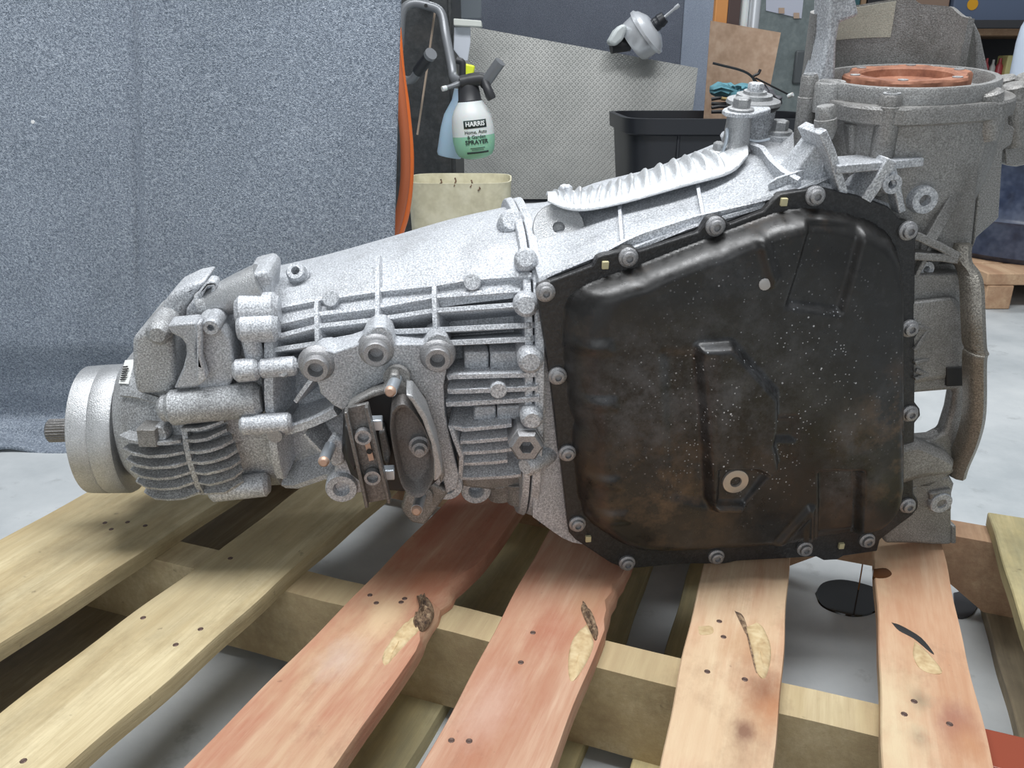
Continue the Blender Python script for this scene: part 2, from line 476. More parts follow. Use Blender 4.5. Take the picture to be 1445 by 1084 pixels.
# bark and pale wane on the damaged edges, cracks as sunk slivers
def lump(parent, name, px, mt, z, h, seed, wob_=0.25):
    """low irregular lump whose outline is given on the board"""
    P = [SB(x, y, z) for x, y in px]
    c = sum(P, Vector()) / len(P)
    P = catmull(P + [P[0]], 4)[:-1]
    loops = []
    for k, (s_, hh) in enumerate(((1.0, -0.003), (0.97, 0.25 * h), (0.8, 0.75 * h), (0.5, h), (0.15, 0.9 * h))):
        loops.append([(c.x + (p.x - c.x) * s_, c.y + (p.y - c.y) * s_, z + hh + (hsh(seed + i * 7 + k * 3) - 0.5) * h * wob_ * (k > 0)) for i, p in enumerate(P)])
    return MB().loft(loops).build(name, mt, parent, smooth=60)
lump(b3, 'bark', [(588, 842), (600, 843), (612, 858), (609, 874), (592, 890), (583, 880), (592, 862)], M['bark'], DECK, 0.007, 2, 0.9)
lump(b3, 'wane', [(588, 868), (594, 888), (578, 906), (556, 930), (541, 945), (540, 925), (556, 898), (572, 880)], M['wane'], DECK - 0.001, 0.003, 5, 0.5)
lump(b4, 'bark', [(822, 848), (836, 868), (845, 892), (840, 905), (830, 885), (820, 862)], M['bark'], DECK, 0.003, 6, 0.9)
lump(b4, 'wane', [(828, 880), (838, 905), (832, 928), (812, 960), (803, 958), (802, 925), (810, 900)], M['wane'], DECK, 0.0025, 9, 0.5)
lump(b5, 'wane', [(1052, 885), (1072, 880), (1086, 905), (1088, 930), (1080, 958), (1068, 950), (1060, 915)], M['wane'], DECK, 0.0022, 12, 0.6)
lump(b5, 'crack', [(1036, 861), (1048, 868), (1056, 890), (1061, 915), (1069, 948), (1066, 948), (1058, 915), (1053, 892), (1045, 871)], M['bark'], DECK, 0.0008, 15)
lump(b5, 'wane', [(985, 884), (1004, 884), (1006, 894), (988, 896)], M['wane'], DECK, 0.0008, 17)
lump(b6, 'crack', [(1257, 878), (1272, 883), (1300, 900), (1318, 922), (1314, 922), (1290, 902), (1268, 890)], M['hole'], DECK, 0.0006, 18)
lump(b6, 'wane', [(1290, 905), (1310, 922), (1330, 948), (1318, 952), (1298, 944), (1288, 925)], M['wane'], DECK, 0.0016, 19)
tag(lump(b6, 'oil_spot', [(1232, 803), (1250, 802), (1259, 810), (1250, 816), (1233, 815)], M['oil_brown'], DECK, 0.0006, 22, 0.0), None, None)

# stringers
def stringer(front_y, mt, s0, s1, notch=None):
    z0, z1 = 0.016, DECK - BT - 0.0003
    n = 24; loops = []
    for i in range(n + 1):
        x = s0 + (s1 - s0) * i / n
        y = front_y + wob(front_y * 9, x * 1.5) * 0.0012
        zb = z0
        if notch and notch[0] < x < notch[1]:
            zb = z0 + 0.033 * min(1, (x - notch[0]) / 0.02, (notch[1] - x) / 0.02)
        loops.append([(x, y, zb), (x, y + 0.038, zb), (x, y + 0.038, z1), (x, y, z1)])
    return MB().loft(loops).build('stringer', mt, pallet, smooth=25)
A, B = SB(201, 787, DECK - BT), SB(1240, 1037, DECK - BT)
SY = (A.y + B.y) / 2
SX0 = SB(0, 762, DECK).x
SX1 = SB(1395, 728, DECK).x + 0.10
st0 = stringer(SY, M['wood_stringer'], SX0 + 0.004, SX1)
pe0 = SB(1330, 1040, DECK - BT).x
MB().box(((pe0 + SX1) / 2 + .0003, SY + .019, (0.016 + DECK - BT) / 2 + .0002), SX1 - pe0 + .001, .0412, DECK - BT - .016 - .0003).build('painted_end', mat('red_brown_paint', (0.27, 0.06, 0.03), 0.3), st0, 30, .001)
nx = SB(1350, 800, 0.06).x
stringer(REAR - 0.040, M['wood_tan'], SX0 + 0.004, SX1, notch=(nx - 0.19, nx + 0.02))
stringer(SY - (REAR - 0.04 - SY), M['wood_stringer'], SX0 + 0.004, SX1)
# bottom boards, on the floor
BB = [(((-330, 1000), (-100, 860)), ((150, 900), (20, 1000))),
      (((560, 880), (430, 1040)), ((625, 1001), (792, 735))),
      (((790, 850), (690, 1060)), ((825, 1054), (918, 800))),
      (((892, 1071), (974, 796)), ((1010, 1000), (1052, 830))),
      (((1385, 838), (1428, 1000)), ((1475, 838), (1560, 1000)))]
for i, (l, r) in enumerate(BB):
    deck_board(20 + i, l, r, M['wood_grey'] if i in (0, 4) else M['wood_yellow'], y0=(REAR - 0.04) - 2 * (REAR - 0.04 - SY), ztop=BT, t=BT, name='bottom_board')

# oil puddle and patch
def puddle(px, seed):
    P = [G(x, y, 0.0) for x, y in px]
    P = catmull(P + [P[0]], 5)[:-1]
    c = sum(P, Vector()) / len(P)
    return MB().loft([[(p.x, p.y, 0.0002) for p in P], [(c.x + (p.x - c.x) * 0.97, c.y + (p.y - c.y) * 0.97, 0.0018) for p in P]])
tag(puddle([(1150, 838), (1160, 824), (1185, 819), (1215, 824), (1240, 835), (1238, 862), (1210, 871), (1180, 866), (1158, 855)], 1).build('oil_puddle', M['oil'], None),
    'black oil puddle on the concrete below the gearbox', 'oil puddle')
tag(puddle([(1345, 838), (1375, 832), (1384, 842), (1372, 868), (1350, 872)], 2).build('oil_patch', mat('dull_oil', (0.05, 0.05, 0.055), 0.35), None),
    'small dull dark oil patch between pallet boards', 'oil patch')
# ------------------------------------------------------------------ gearbox (transmission)
YAW, LEAN = R(6.0), R(5.0)
O0 = G(885, 801, DECK + 0.0045)
gearbox = empty('gearbox', O0)
gearbox.rotation_euler = (LEAN, 0, YAW)
tag(gearbox, 'dusty aluminium automatic gearbox with black oil pan lying on the pallet', 'gearbox')
TM = Matrix.Translation(O0) @ gearbox.rotation_euler.to_matrix().to_4x4()
TI = TM.inverted()
CL = TI @ CAMP
def L(px, py, d):                  # photograph point at depth d behind the pan face plane, in gearbox coordinates
    r = (TI.to_3x3() @ ray(px, py))
    return CL + r * ((d - CL.y) / r.y)
class Surf:
    def __init__(s): s.v, s.f = [], []
    def add(s, mb):
        n = len(s.v); s.v += mb.v; s.f += [tuple(i + n for i in f) for f in mb.f]
        s.t = BVHTree.FromPolygons(s.v, s.f)
        return mb
    def hit(s, px, py):
        r = (TI.to_3x3() @ ray(px, py)).normalized()
        p, n, i, dd = s.t.ray_cast(CL, r)
        if p is None: return None, None
        if n.dot(r) > 0: n = -n
        return p, n
def rib(mb, S, px, h, w, step=14, taper=0.7, sink=0.004, nrm=None):
    pts = []
    for a, b in zip(px[:-1], px[1:]):
        k = max(1, int(math.hypot(b[0] - a[0], b[1] - a[1]) / step))
        for i in range(k): pts.append((a[0] + (b[0] - a[0]) * i / k, a[1] + (b[1] - a[1]) * i / k))
    pts.append(px[-1])
    H = [S.hit(*p) for p in pts]
    H = [q for q in H if q[0] is not None]
    if len(H) < 2: return mb
    # smooth the normals
    N = []
    for i in range(len(H)):
        v = Vector()
        for j in range(max(0, i - 2), min(len(H), i + 3)): v += H[j][1]
        N.append(v.normalized() if nrm is None else Vector(nrm).normalized())
    loops = []
    for i, (p, _) in enumerate(H):
        t = (H[min(i + 1, len(H) - 1)][0] - H[max(i - 1, 0)][0]).normalized()
        n = (N[i] - t * N[i].dot(t)).normalized()
        b = t.cross(n)
        hh = h * (1.0 if 0 < i < len(H) - 1 else 0.7)
        loops.append([p - n * sink - b * w / 2, p - n * sink + b * w / 2, p + n * hh * 0.6 + b * w * 0.45, p + n * hh + b * w * taper / 2, p + n * hh - b * w * taper / 2, p + n * hh * 0.6 - b * w * 0.45])
    return mb.loft(loops)
FRONT_AX = Vector((0, -1, 0))
def at(S, px, py, back=0.0):
    p, n = S.hit(px, py)
    return p
def polyL(px, d):
    return [L(x, y, d) for x, y in px]
def plate(name, px, d, th, mt, parent, bevel=0.003, seg=3, smooth=40):
    return MB().prism(polyL(px, d), (0, th, 0)).build(name, mt, parent, smooth, bevel, seg)
def sup(X, dc, vc, rd, rv, n=2.5, k=56, lean=0.0):
    out = []
    for i in range(k):
        a = 2 * math.pi * i / k
        c, s = math.cos(a), math.sin(a)
        out.append(Vector((X + lean * s * rv, dc + rd * math.copysign(abs(c) ** (2 / n), c), vc + rv * math.copysign(abs(s) ** (2 / n), s))))
    return out
def sec(x, yt, yb, dc, rd, n=2.5, k=56):
    top = L(x, yt, dc).z
    bot = L(x, yb, dc - rd * 0.45).z
    X = L(x, (yt + yb) / 2, dc - rd * 0.9).x
    return sup(X, dc, (top + bot) / 2, rd, (top - bot) / 2, n, k)
def refine(loops, n):
    """smooth interpolation between loft sections"""
    cols = [catmull([l[j] for l in loops], n) for j in range(len(loops[0]))]
    return [[c[i] for c in cols] for i in range(len(cols[0]))]

S_case = Surf()
# gear case: the ribbed middle piece
secs = refine([sec(372, 388, 692, .150, .100, 2.6), sec(450, 372, 700, .148, .112, 2.6), sec(550, 347, 700, .145, .122, 2.6),
               sec(650, 322, 702, .142, .130, 2.7), sec(750, 302, 716, .140, .134, 2.8)], 5)
S_case.add(MB().loft(secs))        # envelope of the rib crests
def recess(l):
    """the wall between the ribs lies deeper than their crests"""
    n = len(l); out = []
    zc = (max(p.z for p in l) + min(p.z for p in l)) / 2; rv = (max(p.z for p in l) - min(p.z for p in l)) / 2
    dc = (max(p.y for p in l) + min(p.y for p in l)) / 2
    for p in l:
        q = p.copy()
        if q.y < dc:
            s_ = (q.z - zc) / rv
            k = max(0, min(1, (.71 - s_) / .06)) * max(0, min(1, (dc - q.y) / .03))
            q.y += (.040 if s_ > -.12 else .040 - .014 * min(1, (-.12 - s_) / .1)) * k
        out.append(q)
    return out
mb = MB().loft([secs[0]] + [recess(l) for l in secs[1:-1]] + [secs[-1]])
gear_case = mb.build('gear_case', M['alu'], gearbox, 40)
# joint flange between ribbed case and pan case (two plates)
fm = MB()
for (xa, xb, g) in ((739, 750, 0.004), (753, 766, 0.007)):
    a = sec(xa, 294 - 1, 722, .140, .136 + g, 2.8); b_ = sec(xb, 291 - 1, 726, .140, .137 + g, 2.8)
    mbp = MB().loft([a, b_]); S_case.add(mbp)
    mbp.build('joint_flange', M['alu_fin'], gearbox, 40, 0.0015)

def fin(px, h=0.010, w=0.0058, parent=None, mt=None, S=None, name='cooling_fin', **k):
    k.setdefault('sink', .044 if S is None else .004)
    mb = MB(); rib(mb, S or S_case, px, h, w, **k)
    if mb.v: return mb.build(name, mt or M['alu_fin'], parent or gear_case, 50)
for path in ([(384, 446), (397, 437), (447, 427), (537, 414), (616, 405), (660, 397), (752, 390)],
             [(388, 461), (447, 447), (535, 436), (612, 421), (735, 411)],
             [(388, 478), (447, 463), (535, 453), (612, 440), (735, 431)],
             [(378, 496), (447, 486), (535, 470), (620, 466), (750, 459)],
             [(382, 522), (415, 517), (444, 510)],
             [(630, 484), (752, 478)]):
    fin(path, 0.005, 0.0056)
for path in ([(632, 532), (640, 530), (758, 527)], [(632, 551), (760, 546)], [(630, 569), (762, 561)]):
    fin(path, 0.004, 0.0058)
for path in ([(450, 424), (452, 500)], [(536, 367), (536, 470)], [(615, 405), (617, 476)]):
    fin(path, 0.007, 0.0056, name='upright_rib')
for path in ([(636, 600), (655, 604), (722, 598)], [(650, 622), (722, 616)], [(652, 637), (722, 632)], [(652, 652), (716, 648)], [(650, 672), (735, 668)]):
    fin(path, 0.004, 0.005)
fin([(636, 598), (652, 640), (650, 674)], 0.006, 0.005, name='upright_rib')
fin([(387, 607), (415, 602), (445, 592), (476, 578)], 0.008, 0.010, name='ledge_rib')
fin([(384, 683), (420, 680), (455, 668), (480, 662)], 0.006, 0.009, name='ledge_rib')
fin([(418, 566), (448, 526)], 0.004, 0.005, name='gusset_rib')
fin([(430, 612), (462, 645)], 0.002, 0.004, name='gusset_rib')
fin([(384, 396), (384, 560), (387, 600)], 0.007, 0.012, name='end_flange')
fin([(387, 606), (394, 650), (402, 690)], 0.007, 0.011, name='end_flange')
# raised pads between the lower ribs
for px in ([(655, 497), (690, 497), (690, 522), (655, 522)], [(692, 497), (745, 496), (746, 522), (692, 522)], [(670, 575), (700, 574), (700, 594), (668, 594)], [(702, 574), (750, 572), (752, 592), (702, 594)]):
    c = sum((Vector(p) for p in px), Vector((0, 0))) / 4
    p, n = S_case.hit(c.x, c.y)
    q = polyL(px, p.y + 0.008)
    MB().prism(q, (0, 0.025, 0)).build('cast_pad', M['alu'], gear_case, 40, 0.002)

def boss(px, py, r, h, mt=None, parent=None, name='boss', S=None, hole=0.0, ax=None, sink=0.045, n=20, dome=0.15, washer=None, d=None, ph=0.0):
    if d is None:
        p, nn = (S or S_case).hit(px, py)
        if p is None: return None
    else:
        p = L(px, py, d); nn = FRONT_AX
    ax = Vector(ax).normalized() if ax is not None else (nn * 0.5 + FRONT_AX * 0.5).normalized()
    prof = [(r * 1.15, -sink), (r * 1.05, h * 0.2)]
    if washer: prof += [(washer, h * 0.2), (washer, h * 0.45), (r, h * 0.5)]
    prof += [(r, h * (1 - dome)), (r * (1 - dome), h)]
    if hole:
        prof += [(hole * 1.08, h), (hole, h * 0.9), (hole * 0.9, h * 0.9 - max(0.006, h * 0.6)), (0, h * 0.9 - max(0.006, h * 0.6))]
    else:
        prof += [(0, h)]
    return MB().lathe(p, ax, prof, n, ph).build(name, mt or M['alu_fin'], parent or gear_case, 40)
# bolts and bosses on the case
boss(424, 391, .0095, .016, M['alu'], hole=.0038, washer=.0105, name='bolt')
boss(470, 423, .0075, .010, dome=.08)
boss(667, 399, .0075, .010, dome=.08)
boss(703, 547, .0075, .007, dome=.08)
boss(721, 318, .0125, .014, dome=.3, ax=(0, -.75, .5))
boss(742, 619, .0155, .016, M['steel'], hole=.0062, n=6, name='drain_plug', washer=.0165)
for x, y, r_ in ((742, 368, .010), (742, 429, .0105), (748, 505, .011), (750, 585, .010), (752, 652, .010), (389, 519, .007), (404, 520, .006)):
    boss(x, y, r_, .012, dome=.3)
boss(396, 601, .0072, .019, M['steel'], dome=.05, name='plug')

# horizontal bosses along the rear joint
def hboss(x0, y0, x1, y1, d, r, mt=None, name='bolt_boss', parent=None, r1=None, n=18):
    a, b = L(x0, y0, d), L(x1, y1, d)
    r1 = r1 or r
    ln = (b - a).length
    return MB().lathe(a, b - a, [(0, 0), (r * .7, 0), (r, r * .3), (r1, ln - r1 * .3), (r1 * .7, ln), (0, ln)], n).build(name, mt or M['alu_fin'], parent or gear_case, 40)
hboss(334, 440, 395, 437, .070, .0165)
hboss(336, 464, 394, 461, .058, .0135)
hboss(330, 524, 366, 520, .046, .0105)
hboss(366, 520, 420, 516, .046, .009)
hboss(339, 600, 412, 596, .036, .0095)
hboss(296, 692, 380, 683, .060, .0120)
hboss(225, 577, 258, 574, .052, .0125, M['alu_tail'])
hboss(236, 576, 370, 563, .050, .0165, M['alu_tail'])
hboss(352, 470, 362, 512, .056, .0085)

# ---------------- tail housing with its fins
S_tail = Surf()
mb = MB().loft(refine([sec(160, 512, 676, .150, .062, 2.2), sec(174, 492, 690, .150, .079, 2.2), sec(205, 478, 698, .150, .092, 2.3), sec(250, 465, 703, .150, .098, 2.3),
                       sec(300, 452, 703, .150, .098, 2.3), sec(340, 420, 695, .150, .092, 2.3), sec(378, 395, 690, .150, .095, 2.5)], 4))
S_tail.add(mb)
tail = mb.build('tail_housing', M['alu_tail'], gearbox, 50)
tf = dict(S=S_tail, parent=tail, mt=M['alu_tail'])
for a, m_, b in (((183, 610), (220, 617), (262, 616)), ((187, 626), (225, 632), (266, 630)), ((191, 640), (228, 646), (270, 643)),
                 ((196, 653), (234, 659), (274, 655)), ((203, 667), (240, 671), (279, 667)), ((213, 680), (246, 683), (286, 680))):
    fin([a, m_, b], 0.018, 0.0042, **tf)
for a, m_, b in (((262, 602), (290, 599), (318, 590)), ((267, 615), (296, 611), (322, 601)), ((270, 629), (300, 624), (328, 614)), ((274, 642), (304, 637), (333, 627)),
                 ((278, 655), (308, 649), (337, 640)), ((284, 668), (312, 662), (339, 652)), ((290, 682), (316, 675), (340, 666))):
    fin([a, m_, b], 0.018, 0.0042, **tf)
fin([(264, 600), (272, 640), (288, 688)], 0.0125, 0.007, name='seam_rib', **tf)
fin([(158, 548), (175, 555), (200, 558), (226, 566)], 0.006, 0.008, name='seam_rib', **tf)
boss(220, 608, .0125, .020, M['alu_dirty'], tail, 'square_bolt', S_tail, n=4, dome=.1, ph=R(45))
boss(232, 606, .008, .014, M['alu_tail'], tail, 'boss', S_tail)
# left lobe, hourglass web, smooth cover, top bracket
plate('lobe', [(186, 477), (206, 462), (226, 451), (236, 460), (244, 474), (249, 540), (242, 556), (192, 556), (186, 526)], .060, .09, M['alu_tail'], tail, .010, 4)
plate('web', [(235, 459), (276, 455), (281, 466), (276, 497), (286, 537), (279, 546), (245, 549), (258, 520), (263, 500), (262, 487), (255, 477), (243, 472)], .046, .022, M['alu'], tail, .002, 2)
plate('web_edge', [(277, 456), (283, 455), (284, 480), (283, 505), (292, 535), (279, 546), (277, 530), (277, 496)], .038, .012, M['alu_fin'], tail, .002, 2)
plate('cover', [(278, 452), (288, 447), (300, 449), (316, 468), (325, 482), (331, 512), (331, 530), (324, 545), (300, 553), (278, 548)], .052, .07, M['alu'], tail, .010, 4)
boss(300, 458, .0075, .008, M['alu'], tail, 'boss', d=.052, hole=.0028)
boss(227, 466, .011, .012, M['alu_tail'], tail, 'boss', d=.064, dome=.4)
plate('top_bracket', [(227, 437), (232, 425), (243, 413), (268, 401), (292, 396), (276, 418), (264, 434), (260, 452), (229, 455)], .088, .05, M['alu_fin'], tail, .006, 3)
plate('strap', [(263, 436), (276, 417), (294, 395), (304, 397), (307, 405), (303, 416), (296, 414), (299, 405), (292, 406), (285, 420), (282, 450), (262, 450)], .076, .016, M['alu_fin'], tail, .003, 2)
tb = MB(); tb.tube([L(284, 431, .085), L(296, 429, .085), L(318, 421, .085), L(345, 412, .085), L(372, 402, .085)], [.011, .0125, .0155, .0185, .020], 20)
tb.build('linkage_tube', M['plain_alu'], gearbox, 50)
tb = MB(); tb.lathe(L(284, 433, .085), L(300, 428, .085) - L(284, 433, .085), [(0, 0), (.013, 0), (.014, .003), (.0125, .010), (0, .010)], 20)
tb.build('collar', M['alu_tail'], gearbox, 40)
plate('collar_block', [(343, 390), (374, 382), (384, 392), (380, 440), (352, 442), (352, 425), (362, 408)], .074, .06, M['alu'], gear_case, .005, 3)
# paper sticker with a bar pattern
def stick(px, lift):
    out = []
    for x, y in px:
        p, n = S_tail.hit(x, y)
        while p is None:
            x += 1; p, n = S_tail.hit(x, y)
        out.append(p + n * lift)
    return out
def decal(name, px, lift, mt, parent):
    f = stick(px, lift)
    n = (f[1] - f[0]).cross(f[2] - f[1]).normalized()
    if n.y > 0: n = -n
    return MB().prism(f, n * .0008).build(name, mt, parent, 30)
st = decal('sticker', [(170, 542), (179, 510), (191, 509), (183, 543)], .0012, mat('sticker_paper', (0.82, 0.83, 0.80), 0.6), tail)
for k in range(7):
    t = k / 7
    a = (173 + 4.5 * t, 538 - 20 * t)
    decal('printed_bar', [(a[0], a[1]), (a[0] + 6 + (k % 3), a[1] - .5), (a[0] + 6.3 + (k % 3), a[1] - 2), (a[0] + .4, a[1] - 1.5)], .0022, M['hole'], st)

# output drum and splined shaft
ca = L(128, 606, .15); cb = L(188, 604, .15)
axd = (cb - ca).normalized()
drum = MB().lathe(ca, axd, [(0, 0), (.062, 0), (.066, .002), (.067, .020), (.0664, .0212), (.067, .0225), (.0675, .040), (.066, .043), (.058, .044), (.046, .044), (.046, .075), (0, .075)], 56)
drum = drum.build('output_drum', M['plain_alu'], gearbox, 35)
sh = MB()
loops = []
for h, rr in ((-.042, .010), (-.040, .0122), (.004, .0122)):
    loops.append([])
    t = Vector((0, 0, 1)); a = axd.cross(t).normalized(); b_ = axd.cross(a)
    for i in range(72):
        ang = 2 * math.pi * i / 72
        q = rr * (1 - .07 * (i % 3 == 0))
        loops[-1].append(ca + axd * h + (a * math.cos(ang) + b_ * math.sin(ang)) * q)
sh.loft(loops).build('splined_shaft', M['channel'], drum, 20)

# ---------------- engine mount bracket with rubber mount
br = plate('mount_bracket', [(434, 513), (440, 503), (450, 496), (464, 494), (472, 497), (510, 484), (516, 470), (528, 461), (543, 461), (553, 470), (558, 486), (598, 486), (604, 476), (617, 470),
                             (631, 475), (637, 487), (630, 523), (626, 545), (628, 585), (640, 640), (648, 672), (645, 690), (630, 697), (626, 680), (616, 630), (608, 590), (598, 560),
                             (576, 540), (562, 526), (552, 526), (544, 540), (520, 552), (500, 566), (484, 580), (470, 572), (452, 555), (450, 546)], .012, .030, M['alu'], gearbox, .004, 3)
for (x, y) in ((447, 515), (531, 494), (617, 502)):
    MB().lathe(L(x, y, .012), FRONT_AX, [(.0165, -.004), (.0150, .001), (.0128, .003), (.0112, .0035), (.0112, .010), (.0102, .011), (.0066, .011), (.0060, .009), (.0056, .002), (0, .002)], 28).build('socket_bolt', M['steel'], br)
# lower lugs
for (x, y, d_) in ((482, 689, .020), (631, 686, .018), (672, 692, .040)):
    MB().lathe(L(x, y, d_), FRONT_AX, [(.0150, -.022), (.0150, 0), (.0140, .002), (.0080, .002), (.0068, -.001), (.0065, -.010), (0, -.010)], 24).build('lug', M['alu'], gear_case)
plate('lug_web', [(474, 622), (486, 640), (500, 668), (520, 682), (520, 694), (482, 702), (470, 690)], .024, .012, M['alu'], gear_case, .003)
plate('lug_web', [(648, 690), (690, 690), (690, 680), (640, 676)], .042, .02, M['alu'], gear_case, .003)
# rubber body (dark, rounded) and dish
rubber = MB().prism(polyL([(484, 582), (500, 566), (520, 553), (546, 543), (566, 545), (590, 566), (604, 592), (614, 630), (622, 676), (604, 692), (570, 696), (520, 692), (494, 672), (482, 640)], .004), (0, .032, 0)).build('rubber_mount', M['rubber'], gearbox, 40, .006, 3)
arch = [(488, 580), (496, 569), (510, 561), (525, 553), (540, 549), (547, 541), (551, 528), (562, 528), (566, 541), (584, 556), (604, 582), (618, 626), (628, 672), (622, 684), (612, 640), (600, 600), (584, 572), (562, 556), (546, 556), (526, 562), (508, 570), (494, 584)]
plate('arch_strip', arch, -.006, .012, M['alu_dirty'], rubber, .002)
# oval dish with a raised rim
Cd = [(553, 566), (562, 556), (574, 556), (590, 574), (604, 600), (612, 630), (613, 656), (604, 678), (592, 688), (578, 684), (566, 668), (557, 630), (551, 592)]
P0 = catmull([L(x, y, -.004) for x, y in Cd + [Cd[0]]], 4)[:-1]
cc = sum(P0, Vector()) / len(P0)
def ring(s, dd): return [cc + (p - cc) * s + Vector((0, dd, 0)) for p in P0]
MB().loft([ring(1.0, .012), ring(1.0, -.016), ring(.965, -.019), ring(.90, -.018), ring(.80, -.006), ring(.70, -.004), ring(.2, -.003)]).build('dish', M['dish'], rubber, 60)
plate('dish_band', [(572, 557), (582, 558), (602, 586), (617, 630), (625, 668), (620, 676), (612, 680), (612, 650), (608, 626), (596, 594), (582, 570)], -.026, .030, M['plain_alu'], rubber, .003)
MB().lathe(L(592, 627, -.009), FRONT_AX, [(.0095, -.002), (.0095, .003), (.007, .0035), (.007, .010), (.0045, .0105), (.0042, .016), (0, .0165)], 18).build('nut', M['steel'], rubber)
# studs
for (x0, y0, x1, y1, d0) in ((560, 533, 551, 552, .006), (466, 630, 457, 651, .02), (594, 700, 588, 720, .012)):
    a = L(x0, y0, d0); b_ = L(x1, y1, d0 - .03)
    s_ = MB().cyl(a, b_, .0053, n=14).build('stud', M['zinc'], gearbox)
    MB().lathe(b_, b_ - a, [(.0050, -.0005), (.0046, .002), (.0030, .0035), (0, .0035)], 14).build('stud_tip', M['copper'], s_)
    if d0 != .02: MB().lathe(a + (b_ - a) * .1, b_ - a, [(.0115, -.006), (.0115, 0), (0, 0)], 18).build('stud_boss', M['alu_dirty'], s_)
plate('stud_web', [(574, 690), (612, 682), (634, 694), (600, 742), (580, 738), (566, 720)], .014, .010, M['alu_dirty'], gear_case, .003)
plate('stud_web', [(456, 636), (470, 614), (486, 622), (486, 656), (470, 660)], .018, .010, M['alu'], gear_case, .003)
# U channel hanging on the mount
ch = [(486, 577), (520, 569), (552, 704), (516, 711)]
c0 = [L(x, y, -.030) for x, y in ch]
e1 = (c0[1] - c0[0]).normalized(); e2 = (c0[2] - c0[1]).normalized()
chan = MB()
chan.prism(c0, (0, .004, 0))
fl = Vector((0, -.0075, 0))
for i0, i1, sgn in ((0, 3, 1), (1, 2, -1)):
    off = e1 * (.0032 * sgn)
    chan.prism([c0[i0], c0[i0] + off, c0[i1] + off, c0[i1]], fl)
chan = chan.build('channel', M['channel'], gearbox, 30, .0006, 1)
for (x, y) in ((513, 613), (526, 670)):
    MB().lathe(L(x, y, -.031), FRONT_AX, [(.0070, 0), (.0070, .006), (.0048, .006), (.0046, .001), (0, .001)], 18).build('sleeve', M['steel'], chan)
plate('slot_plate', [(514, 624), (521, 622), (528, 649), (521, 651)], -.0325, .002, M['copper'], chan, 0)
MB().lathe(L(521, 637, -.033), FRONT_AX, [(.0024, 0), (.0024, .0008), (0, .0008)], 12).build('slot_hole', M['hole'], chan)
for (x, y) in ((531, 597), (548, 667)):
    p = L(x, y, -.022)
    MB().box(p, .011, .010, .010).build('clip', M['zinc'], chan, 30, .001)
plate('guide', [(534, 610), (543, 606), (552, 640), (548, 662), (541, 650)], -.012, .016, M['channel'], chan, .002)
for sgn, (x, y) in ((0, (497, 628)),):
    plate('bumper', [(486, 600), (494, 604), (504, 650), (500, 668), (488, 648)], -.014, .02, M['rubber'], rubber, .003)

# lumps under the case next to the pan
for (x0, y0, x1, y1, r0, d_) in ((705, 676, 708, 700, .016, .05), (729, 676, 732, 706, .014, .045), (762, 684, 766, 722, .0115, .03), (690, 672, 694, 694, .012, .06)):
    MB().cyl(L(x0, y0, d_), L(x1, y1, d_), r0, r0 * .85, 18).build('cast_lump', M['alu_dirty'], gear_case, 40, .002)
plate('lower_web', [(650, 668), (770, 664), (785, 712), (770, 722), (755, 690), (700, 694), (652, 688)], .035, .05, M['alu_dirty'], gear_case, .004)
plate('edge_strip', [(764, 520), (774, 520), (799, 712), (796, 726), (778, 722), (774, 660)], .012, .03, M['alu'], gear_case, .002)
plate('drain_tab', [(764, 722), (776, 722), (777, 742), (768, 743), (764, 738), (761, 740), (760, 736), (766, 734)], .02, .008, M['hole'], gear_case, 0)
# ---------------- pan case: the body behind the oil pan
def body_sec(x, ypan, ytop, ybot=780):
    vp = L(x, ypan, 0).z + .003
    vt = L(x, ytop, .13).z
    vb = L(x, ybot, 0).z + .006
    X = L(x, ypan, 0).x
    vt = max(vt, vp + .012)
    pr = [(.010, vb), (.008, (vb + vp) / 2), (.008, vp - .002), (.010, vp + .001), (.024, vp + .003), (.030, vp + (vt - vp) * .12), (.055, vp + (vt - vp) * .45), (.095, vp + (vt - vp) * .86), (.13, vt), (.19, vt - .01), (.24, vt - .05), (.262, vt - .14), (.24, vb + .06), (.12, vb + .012)]
    return [Vector((X, d_, v_)) for d_, v_ in pr]
S_main = Surf()
mb = MB().loft(refine([body_sec(762, 404, 294, 745), body_sec(830, 377, 288), body_sec(900, 353, 262), body_sec(1000, 322, 240), body_sec(1080, 290, 214), body_sec(1140, 266, 196), body_sec(1200, 277, 200), body_sec(1262, 298, 235, 770)], 4))
S_main.add(mb)
main = mb.build('pan_case', M['alu'], gearbox, 35)
mf = dict(S=S_main, parent=main, mt=M['alu_fin'])
fin([(772, 392), (885, 345), (1010, 305), (1085, 280), (1180, 250)], .006, .004, name='edge_rib', **mf)
fin([(772, 400), (885, 352), (1010, 311), (1088, 284)], .005, .004, name='edge_rib', **mf)
fin([(875, 290), (879, 345)], .006, .004, name='upright_rib', **mf)
fin([(984, 260), (993, 308)], .006, .004, name='upright_rib', **mf)
fin([(1062, 212), (1078, 222), (1090, 240), (1108, 256), (1128, 262)], .010, .006, name='curved_rib', **mf)
fin([(1085, 268), (1168, 240)], .008, .004, name='edge_rib', **mf)
# mounting pad with a hole
p, n = S_main.hit(788, 324)
ax = (n * .5 + FRONT_AX * .6).normalized()
pm = MB().lathe(p, ax, [(.024, -.02), (.0235, .004), (.0225, .006), (.0055, .006), (.005, .0), (0, .0)], 30)
pm.build('mount_pad', M['plain_alu'], main)

